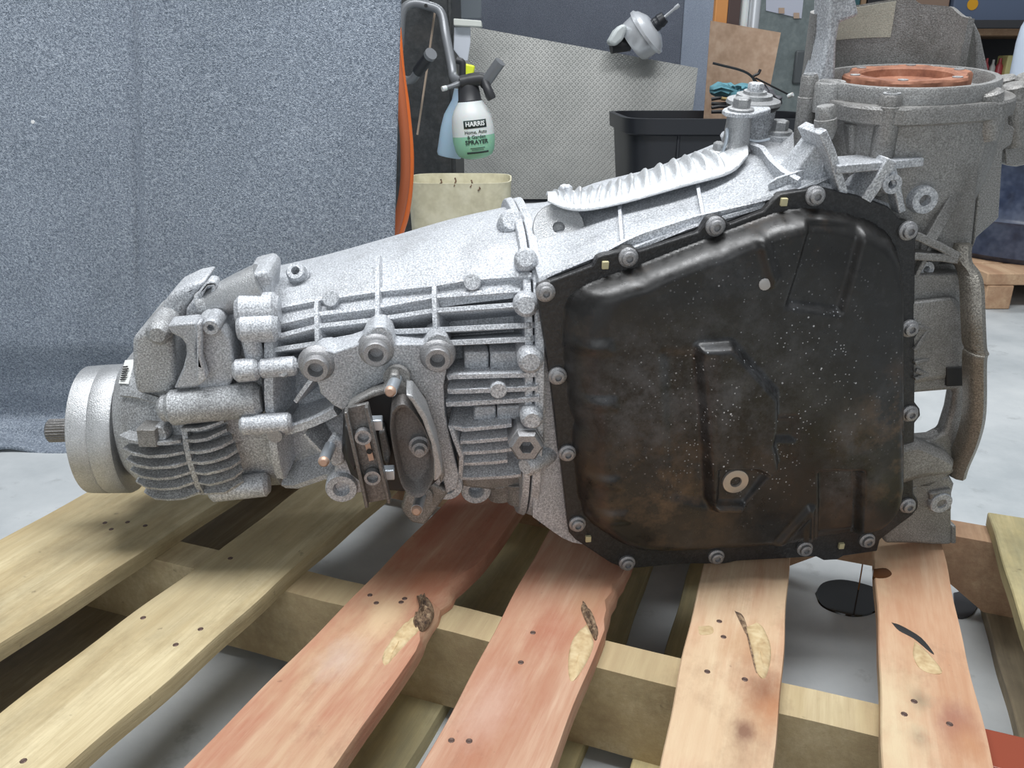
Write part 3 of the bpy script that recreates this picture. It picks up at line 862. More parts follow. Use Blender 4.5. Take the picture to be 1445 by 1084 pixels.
# ---------------- oil pan: pressed sheet, flange and body
pan_px = [(757, 412), (759, 404), (770, 400), (836, 375), (842, 364), (852, 360), (874, 355), (880, 350), (892, 349), (902, 355), (985, 328), (993, 318), (999, 309), (1010, 305), (1022, 308), (1030, 317), (1078, 298),
          (1090, 284), (1102, 274), (1138, 268), (1151, 263), (1166, 267), (1220, 279), (1254, 292), (1272, 312), (1282, 312), (1293, 318), (1297, 327), (1292, 340), (1291, 448), (1298, 457), (1299, 467), (1292, 478),
          (1291, 568), (1298, 577), (1299, 587), (1291, 597), (1289, 697), (1296, 708), (1295, 718), (1287, 728), (1268, 742), (1242, 762), (1238, 778), (1190, 785), (1182, 790), (1162, 791), (1152, 786),
          (1040, 792), (1022, 796), (1000, 796), (960, 796), (900, 802), (880, 802), (862, 795), (812, 762), (803, 752), (801, 738), (791, 650), (788, 638), (777, 540), (775, 528)]
pan = MB().prism(polyL(pan_px, -.004), (0, .010, 0)).build('oil_pan', M['pan_flange'], gearbox, 40, .0012, 2)
out_px = [(791, 452), (795, 428), (812, 412), (900, 380), (1010, 337), (1110, 300), (1150, 296), (1215, 308), (1248, 322), (1268, 344), (1277, 380), (1277, 690), (1268, 718), (1246, 742), (1220, 754), (1130, 766), (1010, 776), (905, 780), (880, 774), (830, 740), (818, 716), (806, 600)]
PH = .024
ow = []                            # wall width of each edge
for (a, b) in zip(out_px, out_px[1:] + out_px[:1]):
    mx, my = (a[0] + b[0]) / 2, (a[1] + b[1]) / 2
    ow.append(.034 if mx < 815 else (.016 if my < 420 else (.014 if mx > 1200 else .018)))
OUT = [(q.x, q.z) for q in polyL(out_px, -.012)]
def sd(poly, x, z):
    """signed distance, positive inside"""
    ins = False; best = 1e9
    n = len(poly)
    for i in range(n):
        x1, z1 = poly[i]; x2, z2 = poly[(i + 1) % n]
        if (z1 > z) != (z2 > z) and x < (x2 - x1) * (z - z1) / (z2 - z1) + x1: ins = not ins
        dx, dz = x2 - x1, z2 - z1
        t = max(0, min(1, ((x - x1) * dx + (z - z1) * dz) / (dx * dx + dz * dz)))
        dd = math.hypot(x - x1 - t * dx, z - z1 - t * dz)
        best = min(best, dd)
    return best if ins else -best
def sst(t):
    t = max(0, min(1, t)); return t * t * (3 - 2 * t)
FD = -.004 - PH
def fpoly(px): return [(q.x, q.z) for q in polyL(px, FD)]
feats = [  # outline on the face, height, edge width
    (fpoly([(985, 487), (1028, 484), (1090, 553), (1091, 592), (1085, 618), (1092, 652), (1040, 714), (1006, 714), (1000, 700)]), .013, .0045),
    (fpoly([(1148, 318), (1222, 322), (1186, 440), (1112, 430)]), -.007, .004),
    (fpoly([(1158, 668), (1214, 668), (1214, 790), (1160, 790)]), -.011, .004),
    (fpoly([(1094, 770), (1140, 714), (1146, 716), (1146, 770), (1138, 770), (1139, 730), (1104, 772)]), .005, .004),
    (fpoly([(1068, 330), (1078, 330), (1094, 392), (1088, 400)]), .004, .005),
    (fpoly([(1010, 655), (1062, 655), (1075, 662), (1045, 703), (1008, 703)]), -.009, .004),
    (fpoly([(940, 500), (996, 500), (996, 710), (948, 700)]), -.004, .008),
    (fpoly([(792, 490), (860, 486), (862, 497), (793, 502)]), .003, .006),
    (fpoly([(798, 570), (866, 566), (868, 577), (799, 582)]), .003, .006),
    (fpoly([(806, 682), (872, 676), (874, 688), (808, 692)]), .003, .006),
    (fpoly([(812, 730), (884, 724), (886, 735), (820, 741)]), .003, .006),
    (fpoly([(1092, 590), (1120, 590), (1120, 618), (1092, 618)]), -.003, .005),
]
xs = [p[0] for p in OUT]; zs = [p[1] for p in OUT]
x0, x1, z0, z1 = min(xs) - .002, max(xs) + .002, min(zs) - .002, max(zs) + .002
NX, NZ = 230, 230
vid = {}; vs = []; fs = []
nE = len(OUT)
for j in range(NZ + 1):
    for i in range(NX + 1):
        x = x0 + (x1 - x0) * i / NX; z = z0 + (z1 - z0) * j / NZ
        if sd(OUT, x, z) < -.002: continue
        t = 1e9; acc = 0
        for e in range(nE):
            xa, za = OUT[e]; xb, zb = OUT[(e + 1) % nE]
            dx, dz = xb - xa, zb - za
            u = max(0, min(1, ((x - xa) * dx + (z - za) * dz) / (dx * dx + dz * dz)))
            dd = math.hypot(x - xa - u * dx, z - za - u * dz) / ow[e]
            acc += math.exp(-dd * 7)
        t = -math.log(acc) / 7
        if sd(OUT, x, z) < 0: t = 0
        h = PH * (1 - (1 - max(0, min(1, t))) ** 2.3)
        h += .002 * sst((t - 1) * .5)
        for poly, fh, fw in feats:
            q = sd(poly, x, z)
            if q > -fw: h += fh * sst((q + fw) / (1.6 * fw)) * sst(t * 1.5)
        vid[(i, j)] = len(vs); vs.append((x, -.0035 - h, z))
for j in range(NZ):
    for i in range(NX):
        k = [(i, j), (i + 1, j), (i + 1, j + 1), (i, j + 1)]
        if all(q in vid for q in k): fs.append(tuple(vid[q] for q in k))
pm = MB().add(vs, fs)
S_pan = Surf(); S_pan.add(pm)
pb = pm.build('pan_body', M['pan'], pan, 80)
sm = pb.modifiers.new('smooth', 'SMOOTH'); sm.iterations = 1; sm.factor = .5
# pan bolts: flanged heads with a star recess
bolt_prof = [(.0082, -.001), (.0082, .0022), (.0074, .0030), (.0062, .0034), (.0058, .0062), (.0050, .0068), (.0029, .0068), (.0027, .0042), (0, .0042)]
b0 = None
for (x, y) in ((887, 364), (1010, 320), (1151, 277), (1282, 326), (1284, 464), (1284, 584), (1281, 714), (1224, 763), (1136, 775), (1011, 786), (885, 795), (815, 740), (801, 640), (787, 531), (770, 413)):
    q = L(x, y, -.006)
    if b0 is None:
        b0 = MB().lathe((0, 0, 0), FRONT_AX, bolt_prof, 22).build('pan_bolt', M['steel'], pan, 40); bb = b0
    else: bb = copy(b0)
    bb.location = (q.x, -.004, q.z)
M['pin'] = mat('brass_pin', (0.55, 0.50, 0.30), 0.5)
p0 = None
for (x, y) in ((854, 374), (1106, 285), (830, 760), (1187, 770)):
    q = L(x, y, -.005)
    if p0 is None: p0 = MB().box((0, 0, 0), .0055, .004, .0065).build('locating_pin', M['pin'], pan, 30, .0006); bb = p0
    else: bb = copy(p0)
    bb.location = (q.x, -.005, q.z)
q = L(1037, 678, FD - .005)
M['plug'] = mat('plug_steel', (0.50, 0.46, 0.42), 0.35, 0.7)
MB().lathe((q.x, FD - .002, q.z), FRONT_AX, [(.0125, -.004), (.0125, .004), (.0118, .0055), (.0095, .0060), (.0055, .0060), (.0050, .0052), (.0048, .001), (0, .001)], 30).build('drain_plug', M['plug'], pan, 40)
MB().lathe((q.x, FD - .002, q.z), FRONT_AX, [(.0048, .0008), (.0048, .0018), (0, .0018)], 6).build('plug_recess', M['hole'], pan, 40)
p, n = S_pan.hit(1079, 401)
MB().lathe(p, n, [(.0050, -.002), (.0050, .0012), (.0036, .0018), (0, .0016)], 14).build('weld_spot', mat('pale_weld', (0.42, 0.41, 0.40), 0.6), pan, 40)

# ---------------- bell housing and differential side
M['alu_ring'] = cast_alu('grey_cover_aluminium', (.22, .22, .218), (.33, .33, .325), (.48, .48, .475), .42, .4, (.12, .11, .10), .5, 800)
cp0 = L(1281, 173, -.002)
tilt = R(2.0); roll_ = R(3.2)
A = Vector((-math.sin(roll_), -math.sin(tilt), 1)).normalized()
U = (Vector((1, 0, 0)) - A * A.x).normalized()
V = A.cross(U).normalized()        # points away from the camera
RC = .0748
CC = Vector((L(1273, 145, .074).x, .074, cp0.z + RC * math.sin(tilt)))
def circ(r, h, n=64, rs=None, off=(0, 0)):
    out = []
    for i in range(n):
        a = 2 * math.pi * i / n
        q = r if rs is None else r * rs(a)
        out.append(CC + U * (math.cos(a) * q + off[0]) + V * (math.sin(a) * q + off[1]) + A * h)
    return out
# drum wall narrowing downwards
S_bell = Surf()
sq2 = lambda a: 1.0 if math.sin(a) > 0 else 1 / (abs(math.cos(a)) ** 2.7 + abs(math.sin(a)) ** 2.7) ** (1 / 2.7)
mb = MB().loft(refine([circ(RC * .985, .003, rs=sq2), circ(RC * .975, -.012, rs=sq2), circ(RC * .965, -.05, rs=sq2), circ(RC * .93, -.10, off=(-.004, 0)), circ(RC * .86, -.16, off=(-.010, .004)), circ(RC * .80, -.20, off=(-.012, .010))], 3))
S_bell.add(mb)
bell = mb.build('differential_housing', M['alu_dirty'], gearbox, 45)
sq = lambda a: 1.0 if math.sin(a) > 0 else 1 / (abs(math.cos(a)) ** 3.0 + abs(math.sin(a)) ** 3.0) ** (1 / 3.0)
MB().loft([circ(RC * 1.0, -.002, rs=sq), circ(RC * 1.035, 0, rs=sq), circ(RC * 1.035, .011, rs=sq), circ(RC * 1.02, .013, rs=sq), circ(.05, .013)]).build('cover_plate', M['alu_dirty'], gearbox, 30)
MB().loft([circ(RC * .985, .012), circ(RC * .985, .024), circ(RC * .97, .026), circ(RC * .905, .026), circ(RC * .89, .023), circ(RC * .89, .015), circ(.02, .015)]).build('cover_ring', M['alu_ring'], gearbox, 30)
lob = lambda a: 1 + .055 * math.tanh(3.2 * math.cos(6 * a + .6))
rf = MB().loft([circ(.048, .012), circ(.0505, .016, rs=lob), circ(.0505, .026, rs=lob), circ(.049, .028, rs=lob), circ(.039, .028), circ(.037, .026), circ(.036, .020), circ(.01, .019)]).build('drive_flange', M['rust'], gearbox, 35)
for k in range(6):
    a = 2 * math.pi * k / 6 + 1.0
    q = CC + (U * math.cos(a) + V * math.sin(a)) * .0455 + A * .028
    MB().lathe(q, A, [(.0042, -.001), (.0042, .0008), (0, .0008)], 10).build('flange_bolt_hole', M['plain_alu'], rf)
# bolts with pillars around the cover
def rim_angle(px, py, r, back=False):   # angle on the cover circle that lies in this photograph column
    d_ = .07
    for _ in range(6):
        X = L(px, py, d_).x
        c = max(-1, min(1, (X - CC.x) / r)); s_ = math.sqrt(1 - c * c) * (1 if back else -1)
        d_ = CC.y + r * s_
    return math.atan2(s_, c)
for px_, h1, h0, r_ in ((1133, .031, -.02, .0072), (1257, .022, -.046, .0086)):
    rr_ = RC * {1133: 1.16, 1165: 1.10}.get(px_, 1.035)
    a = rim_angle(px_, 150, rr_, px_ < 1140)
    q = CC + (U * math.cos(a) + V * math.sin(a)) * rr_
    bp = MB().lathe(q, A, [(r_ * .8, h0 - .012), (r_ * 1.1, h0), (r_ * 1.12, .013), (r_ * 1.0, .0135), (r_ * 1.0, h1 - .002), (r_ * .85, h1), (0, h1)], 20).build('bolt_pillar', M['alu_dirty'], bell)
    MB().lathe(q + A * h1, A, [(r_ * .8, -.001), (r_ * .8, .0012), (r_ * .5, .0012), (r_ * .45, -.0005), (0, -.0005)], 12).build('bolt_head', M['plain_alu'], bp)
a, b_ = L(1165, 196, .012), L(1165, 149, .012)
ln = (b_ - a).length
MB().lathe(a, b_ - a, [(.006, 0), (.0088, .008), (.0088, ln * .6), (.0078, ln * .62), (.0078, ln - .002), (.0066, ln), (0, ln)], 20).build('bolt_pillar', M['alu_ring'], bell)
# round filler eye at the left of the ring
q = CC - U * RC * .96 - V * RC * .10 + A * .014
MB().lathe(q, A, [(.0135, -.012), (.0135, .0105), (.0125, .012), (.009, .012), (.008, .010), (0, .010)], 26).build('filler_eye', M['alu_ring'], bell)

# curved guard wall behind the drive flange
ins, outs = [], []
def topz(x):
    pts = [(-1.2, .092), (-.62, .092), (-.40, .090), (0, .092), (.60, .098), (.68, .091), (.93, .089), (.985, .080), (1.3, .06)]
    for (a, za), (b, zb) in zip(pts[:-1], pts[1:]):
        if a <= x <= b: return za + (zb - za) * (x - a) / (b - a)
    return pts[-1][1]
RG = .067
loops = []
for k in range(61):
    ph = R(-88 + 176 * k / 60)
    dirv = U * math.sin(ph) + V * math.cos(ph)
    t = topz(math.sin(ph)) * .83
    c_ = CC + V * .03
    loops.append([c_ + dirv * RG + A * .012, c_ + dirv * (RG * .985) + A * (.041), c_ + dirv * (RG * 1.0) + A * .046, c_ + dirv * RG + A * t, c_ + dirv * (RG + .006) + A * (t - .001), c_ + dirv * (RG + .007) + A * .012])
guard = MB().loft(loops).build('guard_wall', M['alu_dirty'], gearbox, 40)
# machined pale band on the inside, left
loops = []
for k in range(21):
    ph = R(-80 + 106 * k / 20)
    dirv = U * math.sin(ph) + V * math.cos(ph)
    t = topz(math.sin(ph)) * .83 - .002
    c_ = CC + V * .03
    loops.append([c_ + dirv * (RG * .998) + A * .047, c_ + dirv * (RG * .980) + A * .047, c_ + dirv * (RG * .980) + A * t, c_ + dirv * (RG * .998) + A * t])
MB().loft(loops).build('machined_band', cast_alu('pale_machined', (.40, .385, .32), (.50, .48, .40), (.60, .58, .49), .5, .2, (.16, .15, .13), .3, 900), guard, 40)
plate('guard_post', [(1171, -40), (1202, -40), (1206, -10), (1213, 22), (1186, 32), (1181, 60), (1179, 128), (1146, 134), (1152, 112), (1160, 88), (1168, 48)], .082, .03, M['alu'], guard, .003)
plate('guard_flare', [(1371, 22), (1377, 60), (1377, 106), (1398, 110), (1393, 90), (1384, 48)], .115, .02, M['alu_dirty'], guard, .002)

# swept neck joining pan case and side cover
far = catmull([L(1052, 232, .10), L(1080, 222, .10), L(1104, 205, .10), L(1124, 188, .10), L(1133, 172, .095)], 5)
near = catmull([L(1080, 268, .030), L(1106, 252, .028), L(1130, 226, .024), L(1150, 200, .018), L(1164, 180, .012)], 5)
loops = []
for p, q in zip(far, near):
    mid = (p + q) / 2 + Vector((.008, 0, -.012))
    loops.append([p + Vector((0, .02, -.05)), p + Vector((0, .006, 0)), p, p + Vector((0, -.004, -.002)), mid, q + Vector((0, .006, -.001)), q, q + Vector((.004, -.001, -.03)), q + Vector((.004, .004, -.09))])
nm = MB().loft(loops); S_bell.add(nm)
neck = nm.build('neck_web', M['alu'], gearbox, 40)
plate('neck_panel', [(1095, 270), (1110, 254), (1132, 228), (1152, 202), (1163, 186), (1170, 200), (1194, 274), (1150, 270)], .014, .03, M['alu'], gearbox, .002)
def strut(name, px, d0, d1, w, mt, parent, th=.012):
    """cast rib whose crest runs through photograph points, depth going from d0 to d1"""
    n = len(px)
    loops = []
    for i, (x, y) in enumerate(px):
        p = L(x, y, d0 + (d1 - d0) * i / max(1, n - 1))
        a = L(*px[max(0, i - 1)], d0); b = L(*px[min(n - 1, i + 1)], d0)
        t = (b - a).normalized(); s_ = Vector((0, 1, 0)).cross(t).normalized()
        loops.append([p - s_ * w / 2, p + s_ * w / 2, p + s_ * w / 1.6 + Vector((0, th, 0)), p - s_ * w / 1.6 + Vector((0, th, 0))])
    return MB().loft(loops).build(name, mt, parent, 30, .001)
strut('web_rib', [(1161, 186), (1174, 215), (1192, 275)], -.004, -.002, .007, M['alu_fin'], bell, .04)
strut('web_rib', [(1260, 226), (1244, 252), (1222, 284)], -.008, -.004, .010, M['alu_fin'], bell, .04)
strut('web_rib', [(1258, 230), (1266, 262), (1274, 300)], -.006, -.002, .006, M['alu'], bell, .03)
strut('web_rib', [(1368, 240), (1345, 285), (1314, 338)], .010, -.002, .011, M['alu_dirty'], bell, .03)
strut('web_rib', [(1292, 332), (1330, 350), (1366, 370)], -.002, -.004, .007, M['alu_dirty'], bell, .03)
strut('web_rib', [(1290, 362), (1330, 364), (1368, 370)], -.002, -.004, .007, M['alu_dirty'], bell, .03)
strut('web_rib', [(1314, 348), (1304, 372), (1293, 392)], .004, .004, .004, M['alu_dirty'], bell, .02)
strut('ledge', [(1181, 240), (1250, 234), (1304, 229)], -.006, -.002, .007, M['alu'], bell, .03)
plate('recess_panel', [(1200, 174), (1266, 172), (1266, 238), (1200, 242)], .026, .03, M['alu_dirty'], bell, .003)
# dark gap behind the ribs, the web wall under the ledge
plate('web_wall', [(1186, 240), (1270, 236), (1284, 320), (1240, 300), (1196, 282)], .030, .02, M['alu_dirty'], bell, .002)
for (x, y, r_, hl, d_) in ((1303, 282, .0110, .0045, None), (1257, 259, .008, .0034, -.004), (1305, 379, .007, .0028, .012)):
    if d_ is None: d_ = S_bell.hit(x, y)[0].y - .004
    MB().lathe(L(x, y, d_), FRONT_AX, [(r_ * 1.25, -.03), (r_ * 1.1, -.004), (r_, .003), (hl * 1.1, .003), (hl, .001), (hl * .9, -.012), (0, -.012)], 24).build('threaded_boss', M['alu'], bell)
# right flank: side wall, dark groove, outer block of the bell flange
plate('flank', [(1300, 300), (1330, 250), (1392, 182), (1398, 188), (1392, 214), (1384, 236), (1374, 330), (1369, 372), (1300, 366)], .006, .05, M['alu_dirty'], bell, .004)
plate('flank_block', [(1398, 152), (1420, 140), (1424, 156), (1424, 176), (1432, 180), (1428, 204), (1416, 212), (1410, 308), (1378, 336), (1373, 352), (1378, 300), (1384, 238), (1396, 212)], .030, .05, M['alu_dirty'], bell, .004)
plate('flank_block', [(1420, 130), (1445, 120), (1470, 118), (1470, 228), (1436, 236), (1420, 234), (1418, 206), (1426, 200)], .050, .04, M['alu_dirty'], bell, .004)
for (x, yt, yb, r_, d_) in ((1394, 128, 196, .0115, .012), (1417, 108, 150, .010, .075), (1432, 118, 205, .011, .050), (1452, 104, 205, .011, .060)):
    a, b_ = L(x, yb, d_), L(x, yt, d_)
    bp = MB().lathe(a, b_ - a, [(r_ * .8, 0), (r_ * 1.05, .01), (r_ * 1.05, (b_ - a).length - .012), (r_, (b_ - a).length - .010), (r_, (b_ - a).length - .002), (r_ * .8, (b_ - a).length), (0, (b_ - a).length)], 18).build('bolt_pillar', M['alu_dirty'], bell)

plate('flank_bridge', [(1396, 156), (1474, 130), (1474, 216), (1436, 226), (1396, 222)], .064, .035, M['alu_dirty'], bell, .004)
# bell rim: near arc of the engine flange
rim_px = [(1372, 345, .000), (1372, 368, -.006), (1383, 384, -.012), (1389, 404, -.02), (1391, 449, -.032), (1393, 490, -.038), (1396, 500, -.040), (1393, 512, -.040), (1392, 583, -.036), (1383, 624, -.024), (1368, 660, -.004), (1363, 676, .004)]
rim = catmull([L(x, y, d_) for x, y, d_ in rim_px], 5)
loops = []
for i, p in enumerate(rim):
    a, b_ = rim[max(0, i - 1)], rim[min(len(rim) - 1, i + 1)]
    t = (b_ - a).normalized()
    s_ = Vector((-.0105, 0, 0))
    o_ = Vector((0, .016, 0))
    loops.append([p, p + s_ * .5 + Vector((0, -.003, 0)), p + s_, p + s_ * 1.25 + Vector((0, .006, 0)), p + s_ * 1.25 + o_, p + o_])
M['rim'] = cast_alu('greasy_bright_alu', (.13, .122, .11), (.22, .205, .18), (.34, .32, .28), .33, .5, (.07, .058, .035), .55, 700)
MB().loft(loops).build('bell_rim', M['rim'], gearbox, 40)
bw = MB().prism(polyL([(1262, 388), (1366, 386), (1374, 420), (1378, 500), (1378, 563), (1369, 624), (1352, 665), (1310, 692), (1262, 692), (1262, 624), (1318, 619), (1333, 611), (1343, 580), (1348, 551), (1262, 558)], .004), (0, .016, 0))
bellwall = bw.build('bell_wall', M['alu_dirty'], gearbox, 30, .004, 3)
plate('wall_panel', [(1280, 428), (1352, 420), (1366, 440), (1370, 520), (1350, 536), (1280, 546)], -.004, .02, M['alu_dirty'], bellwall, .006)
plate('pocket', [(1336, 519), (1362, 518), (1362, 545), (1336, 546)], -.0055, .004, M['hole'], bellwall, .001)
plate('wall_foot', [(1262, 634), (1300, 624), (1335, 640), (1352, 650), (1345, 672), (1310, 676), (1262, 690)], -.008, .02, M['alu_dirty'], bellwall, .007)
for a in ([(1292, 496), (1312, 464)], [(1292, 462), (1314, 466)], [(1292, 514), (1313, 507)], [(1292, 536), (1312, 528)], [(1294, 524), (1310, 530)]):
    strut('small_rib', a, -.008, -.004, .004, M['alu_dirty'], bellwall, .012)
plate('upper_rear_wall', [(1284, 372), (1366, 372), (1372, 424), (1284, 432)], .022, .02, M['alu_dirty'], bellwall, .002)  # plain wall piece set back, same oily aluminium as its neighbours
foot = plate('foot_plate', [(1240, 740), (1262, 700), (1300, 680), (1340, 670), (1348, 684), (1344, 700), (1344, 770), (1318, 770), (1290, 768), (1250, 768)], .004, .03, M['alu_dirty'], gearbox, .004)
MB().lathe(L(1326, 708, .002), FRONT_AX, [(.0115, -.004), (.0115, .003), (.0105, .004), (.0052, .004), (.0048, .001), (.0045, -.001), (0, -.001)], 24).build('boss', M['alu'], foot)
MB().lathe(L(1326, 708, .002), FRONT_AX, [(.0046, .0006), (.0046, .0014), (0, .0014)], 20).build('bore', M['hole'], foot)
plate('boss_web', [(1312, 696), (1344, 690), (1344, 722), (1316, 722)], .000, .01, M['alu_dirty'], foot, .003)
plate('edge_lip', [(1343, 742), (1350, 742), (1350, 768), (1342, 768)], .006, .02, M['alu_dirty'], foot, .002)

# ---------------- corrugated heat shield
def edge(pts):
    return catmull(pts, 12)
up = edge([L(770, 274, .115), L(790, 267, .118), (L(840, 264, .12)), L(885, 249, .125), L(950, 226, .125), L(1000, 212, .12), L(1046, 206, .12)])
lo = edge([L(773, 284, .075), L(800, 295, .068), (L(832, 296, .064)), L(885, 285, .060), L(960, 264, .058), L(1030, 244, .060), L(1056, 219, .075)])
n = len(up); rows = 8
mb = MB(); vs = []; fs = []
N = 150
def samp(c, t):
    f = t * (len(c) - 1); i = min(int(f), len(c) - 2); return c[i] + (c[i + 1] - c[i]) * (f - i)
for i in range(N + 1):
    t = i / N
    a, b_ = samp(up, t), samp(lo, t)
    for j in range(rows + 1):
        s_ = j / rows
        p = a + (b_ - a) * s_
        env = sst((t - .08) / .06) * sst((.86 - t) / .06) * sst((.86 - s_) / .15)
        z = .0028 * math.sin(t * 2 * math.pi * 20) * env + .006 * math.sin(math.pi * s_)
        vs.append(p + Vector((0, -z * .6, z)))
for i in range(N):
    for j in range(rows):
        fs.append((i * (rows + 1) + j, (i + 1) * (rows + 1) + j, (i + 1) * (rows + 1) + j + 1, i * (rows + 1) + j + 1))
hsd = mb.add(vs, fs).build('heat_shield', M['foil'], gearbox, 60)
so = hsd.modifiers.new('thickness', 'SOLIDIFY'); so.thickness = .0012
def hexbolt(p, ax, r, h, mt, parent, name='hex_bolt'):
    o = MB().lathe(p, ax, [(r * 1.5, -.002), (r * 1.5, .002), (r * 1.3, .0028), (0, .0028)], 20).build(name, mt, parent, 30)
    MB().lathe(p, ax, [(r, .002), (r, h - .001), (r * .88, h), (0, h)], 6, .3).build('hex_head', mt, o, 30)
    return o
AZ = Vector((0, -.09, 1)).normalized()
hexbolt(L(1015, 215, .105), AZ, .0065, .009, M['plain_alu'], hsd)
hexbolt(L(798, 274, .108), AZ, .0060, .008, M['alu_fin'], hsd)
# hanger bracket and rubber bush at the top
bp = L(1037, 208, .105)
post = MB().lathe(bp, AZ, [(.0, -.004), (.0155, -.004), (.0165, 0), (.013, .003), (.0118, .010), (.0112, .024), (.0112, .030), (0, .030)], 24).build('hanger_post', M['plain_alu'], gearbox)
arm = MB()
ap = [(1018, 181), (1024, 174), (1040, 171), (1060, 160), (1074, 160), (1078, 172), (1060, 180), (1046, 186), (1024, 187)]
q0 = bp + AZ * .029
def flatp(px):                      # points on the plane through q0 square to AZ
    out = []
    for x, y in px:
        r = (TI.to_3x3() @ ray(x, y)); out.append(CL + r * ((q0 - CL).dot(AZ) / r.dot(AZ)))
    return out
c_ = q0
Ux = Vector((1, 0, 0)); Vy = AZ.cross(Ux)
arm_pts = [c_ + Ux * x + Vy * y for x, y in ((-.016, -.006), (-.006, -.014), (.008, -.013), (.030, .004), (.036, .03), (.012, .032), (-.012, .010), (-.016, .003))]
arm.prism(arm_pts, AZ * .004).build('hanger_arm', M['alu_fin'], post, 30, .001)
hexbolt(q0 + AZ * .004, AZ, .0078, .011, M['plain_alu'], post)
bc = L(1058, 176, .142)
bush = MB().lathe(bc, AZ, [(0, -.016), (.024, -.016), (.026, -.012), (.025, -.010), (.0215, -.008), (.0215, .016), (0, .016)], 32).build('bush', M['alu_fin'], gearbox)
MB().lathe(bc, AZ, [(0, .015), (.022, .015), (.0245, .018), (.0245, .020), (0, .020)], 32).build('rubber_ring', M['rubber'], bush)
MB().lathe(bc, AZ, [(0, .020), (.0255, .020), (.0245, .023), (.017, .0245), (.0165, .028), (.011, .0285), (.0105, .031), (0, .031)], 32).build('washer', M['plain_alu'], bush)
MB().lathe(bc, AZ, [(.0075, .031), (.0075, .037), (.0066, .038), (0, .038)], 6).build('hex_head', M['alu_fin'], bush)
MB().lathe(bc, AZ, [(0, -.040), (.020, -.040), (.024, -.020), (.024, -.016), (0, -.016)], 28).build('rubber_foot', M['rubber'], bush)
p2 = L(1098, 188, .13)
MB().lathe(p2, AZ, [(.016, -.03), (.0175, -.002), (.0165, 0), (0, 0)], 22).build('stud_boss', M['alu'], main)
hexbolt(p2 + AZ * .001, AZ, .0085, .011, M['plain_alu'], main)
MB().tube(catmull([L(1026, 182, .10), L(1026, 192, .095), L(1024, 202, .095), L(1020, 214, .095)], 5), .0016, 8).build('clip_wire', M['zinc'], post)
MB().tube(catmull([L(1052, 193, .10), L(1060, 198, .10), L(1072, 199, .10), L(1086, 196, .10)], 5), .0012, 8).build('clip_wire', M['zinc'], post)

# thin oil thread dripping from the pan
fl_ = G(1211, 834, 0)
drip = MB().tube([Vector((fl_.x, fl_.y, .118)), Vector((fl_.x - .0005, fl_.y, .06)), Vector((fl_.x, fl_.y, .0016))], [.0011, .0009, .0008], 8).build('oil_drip', mat('amber_oil', (.30, .13, .03), .15), None)
tag(drip, 'thin amber thread of oil dripping from the pan to the puddle', 'oil drip')
# ------------------------------------------------------------------ workshop behind the pallet
# carpet hung as a backdrop, its foot curling on the floor
def cdepth(py):
    pts = [(-200, 1.27), (300, 1.26), (480, 1.265), (545, 1.29), (585, 1.30), (610, 1.27), (632, 1.245), (660, 1.225)]
    for (a, ya), (b, yb) in zip(pts[:-1], pts[1:]):
        if a <= py <= b:
            t = (py - a) / (b - a); t = t * t * (3 - 2 * t)
            return ya + (yb - ya) * t
    return pts[-1][1]
rows = []
for py in list(range(-260, 480, 20)) + list(range(480, 661, 6)):
    row = []
    y = cdepth(py)
    for k in range(241):
        t = k / 240
        xr = 566 - 10 * max(0, py) / 350
        px = -260 + (xr + 260) * t
        yy = y + .004 * math.sin(px * .021 + py * .006) + .003 * math.sin(px * .05) * (py > 400)
        dx = px - (186 + py * .03)
        yy += .005 * math.exp(-(dx / 4.5) ** 2) - .0035 * math.tanh((dx - 5) / 4)     # crease
        p = W(px, py, yy)
        lift = .010 * max(0, math.sin(px * .035 + 1.1)) * sst((py - 600) / 50)
        p.z = max(p.z + lift, .004 + lift)
        row.append(p)
    rows.append(row)
o = MB().loft(rows, False, False, False).build('carpet_backdrop', M['carpet'], None, 80)
so = o.modifiers.new('thickness', 'SOLIDIFY'); so.thickness = .008; so.offset = 1
tag(o, 'grey-blue carpet hung as a backdrop behind the tail of the gearbox', 'carpet')
q = W(47, 172, 1.255)
o2 = MB().lathe(q, (0, -1, 0), [(.0025, 0), (.0025, .002), (0, .002)], 10).build('lint', mat('white_lint', (.8, .8, .8), .8), o)

# orange air hose beside the carpet edge
hose = empty('air_hose', W(572, 200, 1.42))
tag(hose, 'orange air hose hanging beside the carpet edge', 'hose')
M['orange'] = mat('orange_rubber', (.78, .17, .03), .35)
M['orange_dark'] = mat('worn_orange_rubber', (.48, .13, .05), .4)
h1 = MB().tube(catmull([W(558, 40, 1.50), W(563, 100, 1.48), W(571, 160, 1.46), W(576, 230, 1.44), W(570, 300, 1.43), W(552, 352, 1.42), W(535, 390, 1.42), G(500, 560, .010), G(470, 570, .010)], 8), .0100, 14).build('hose_strand', M['orange'], None, 60)
h2 = MB().tube(catmull([W(552, 30, 1.46), W(560, 90, 1.45), W(567, 150, 1.44), W(572, 210, 1.43), W(570, 270, 1.42), W(556, 330, 1.415), W(540, 365, 1.41)], 8), .0085, 14).build('hose_strand', M['orange_dark'], None, 60)
adopt(h1, hose); adopt(h2, hose)

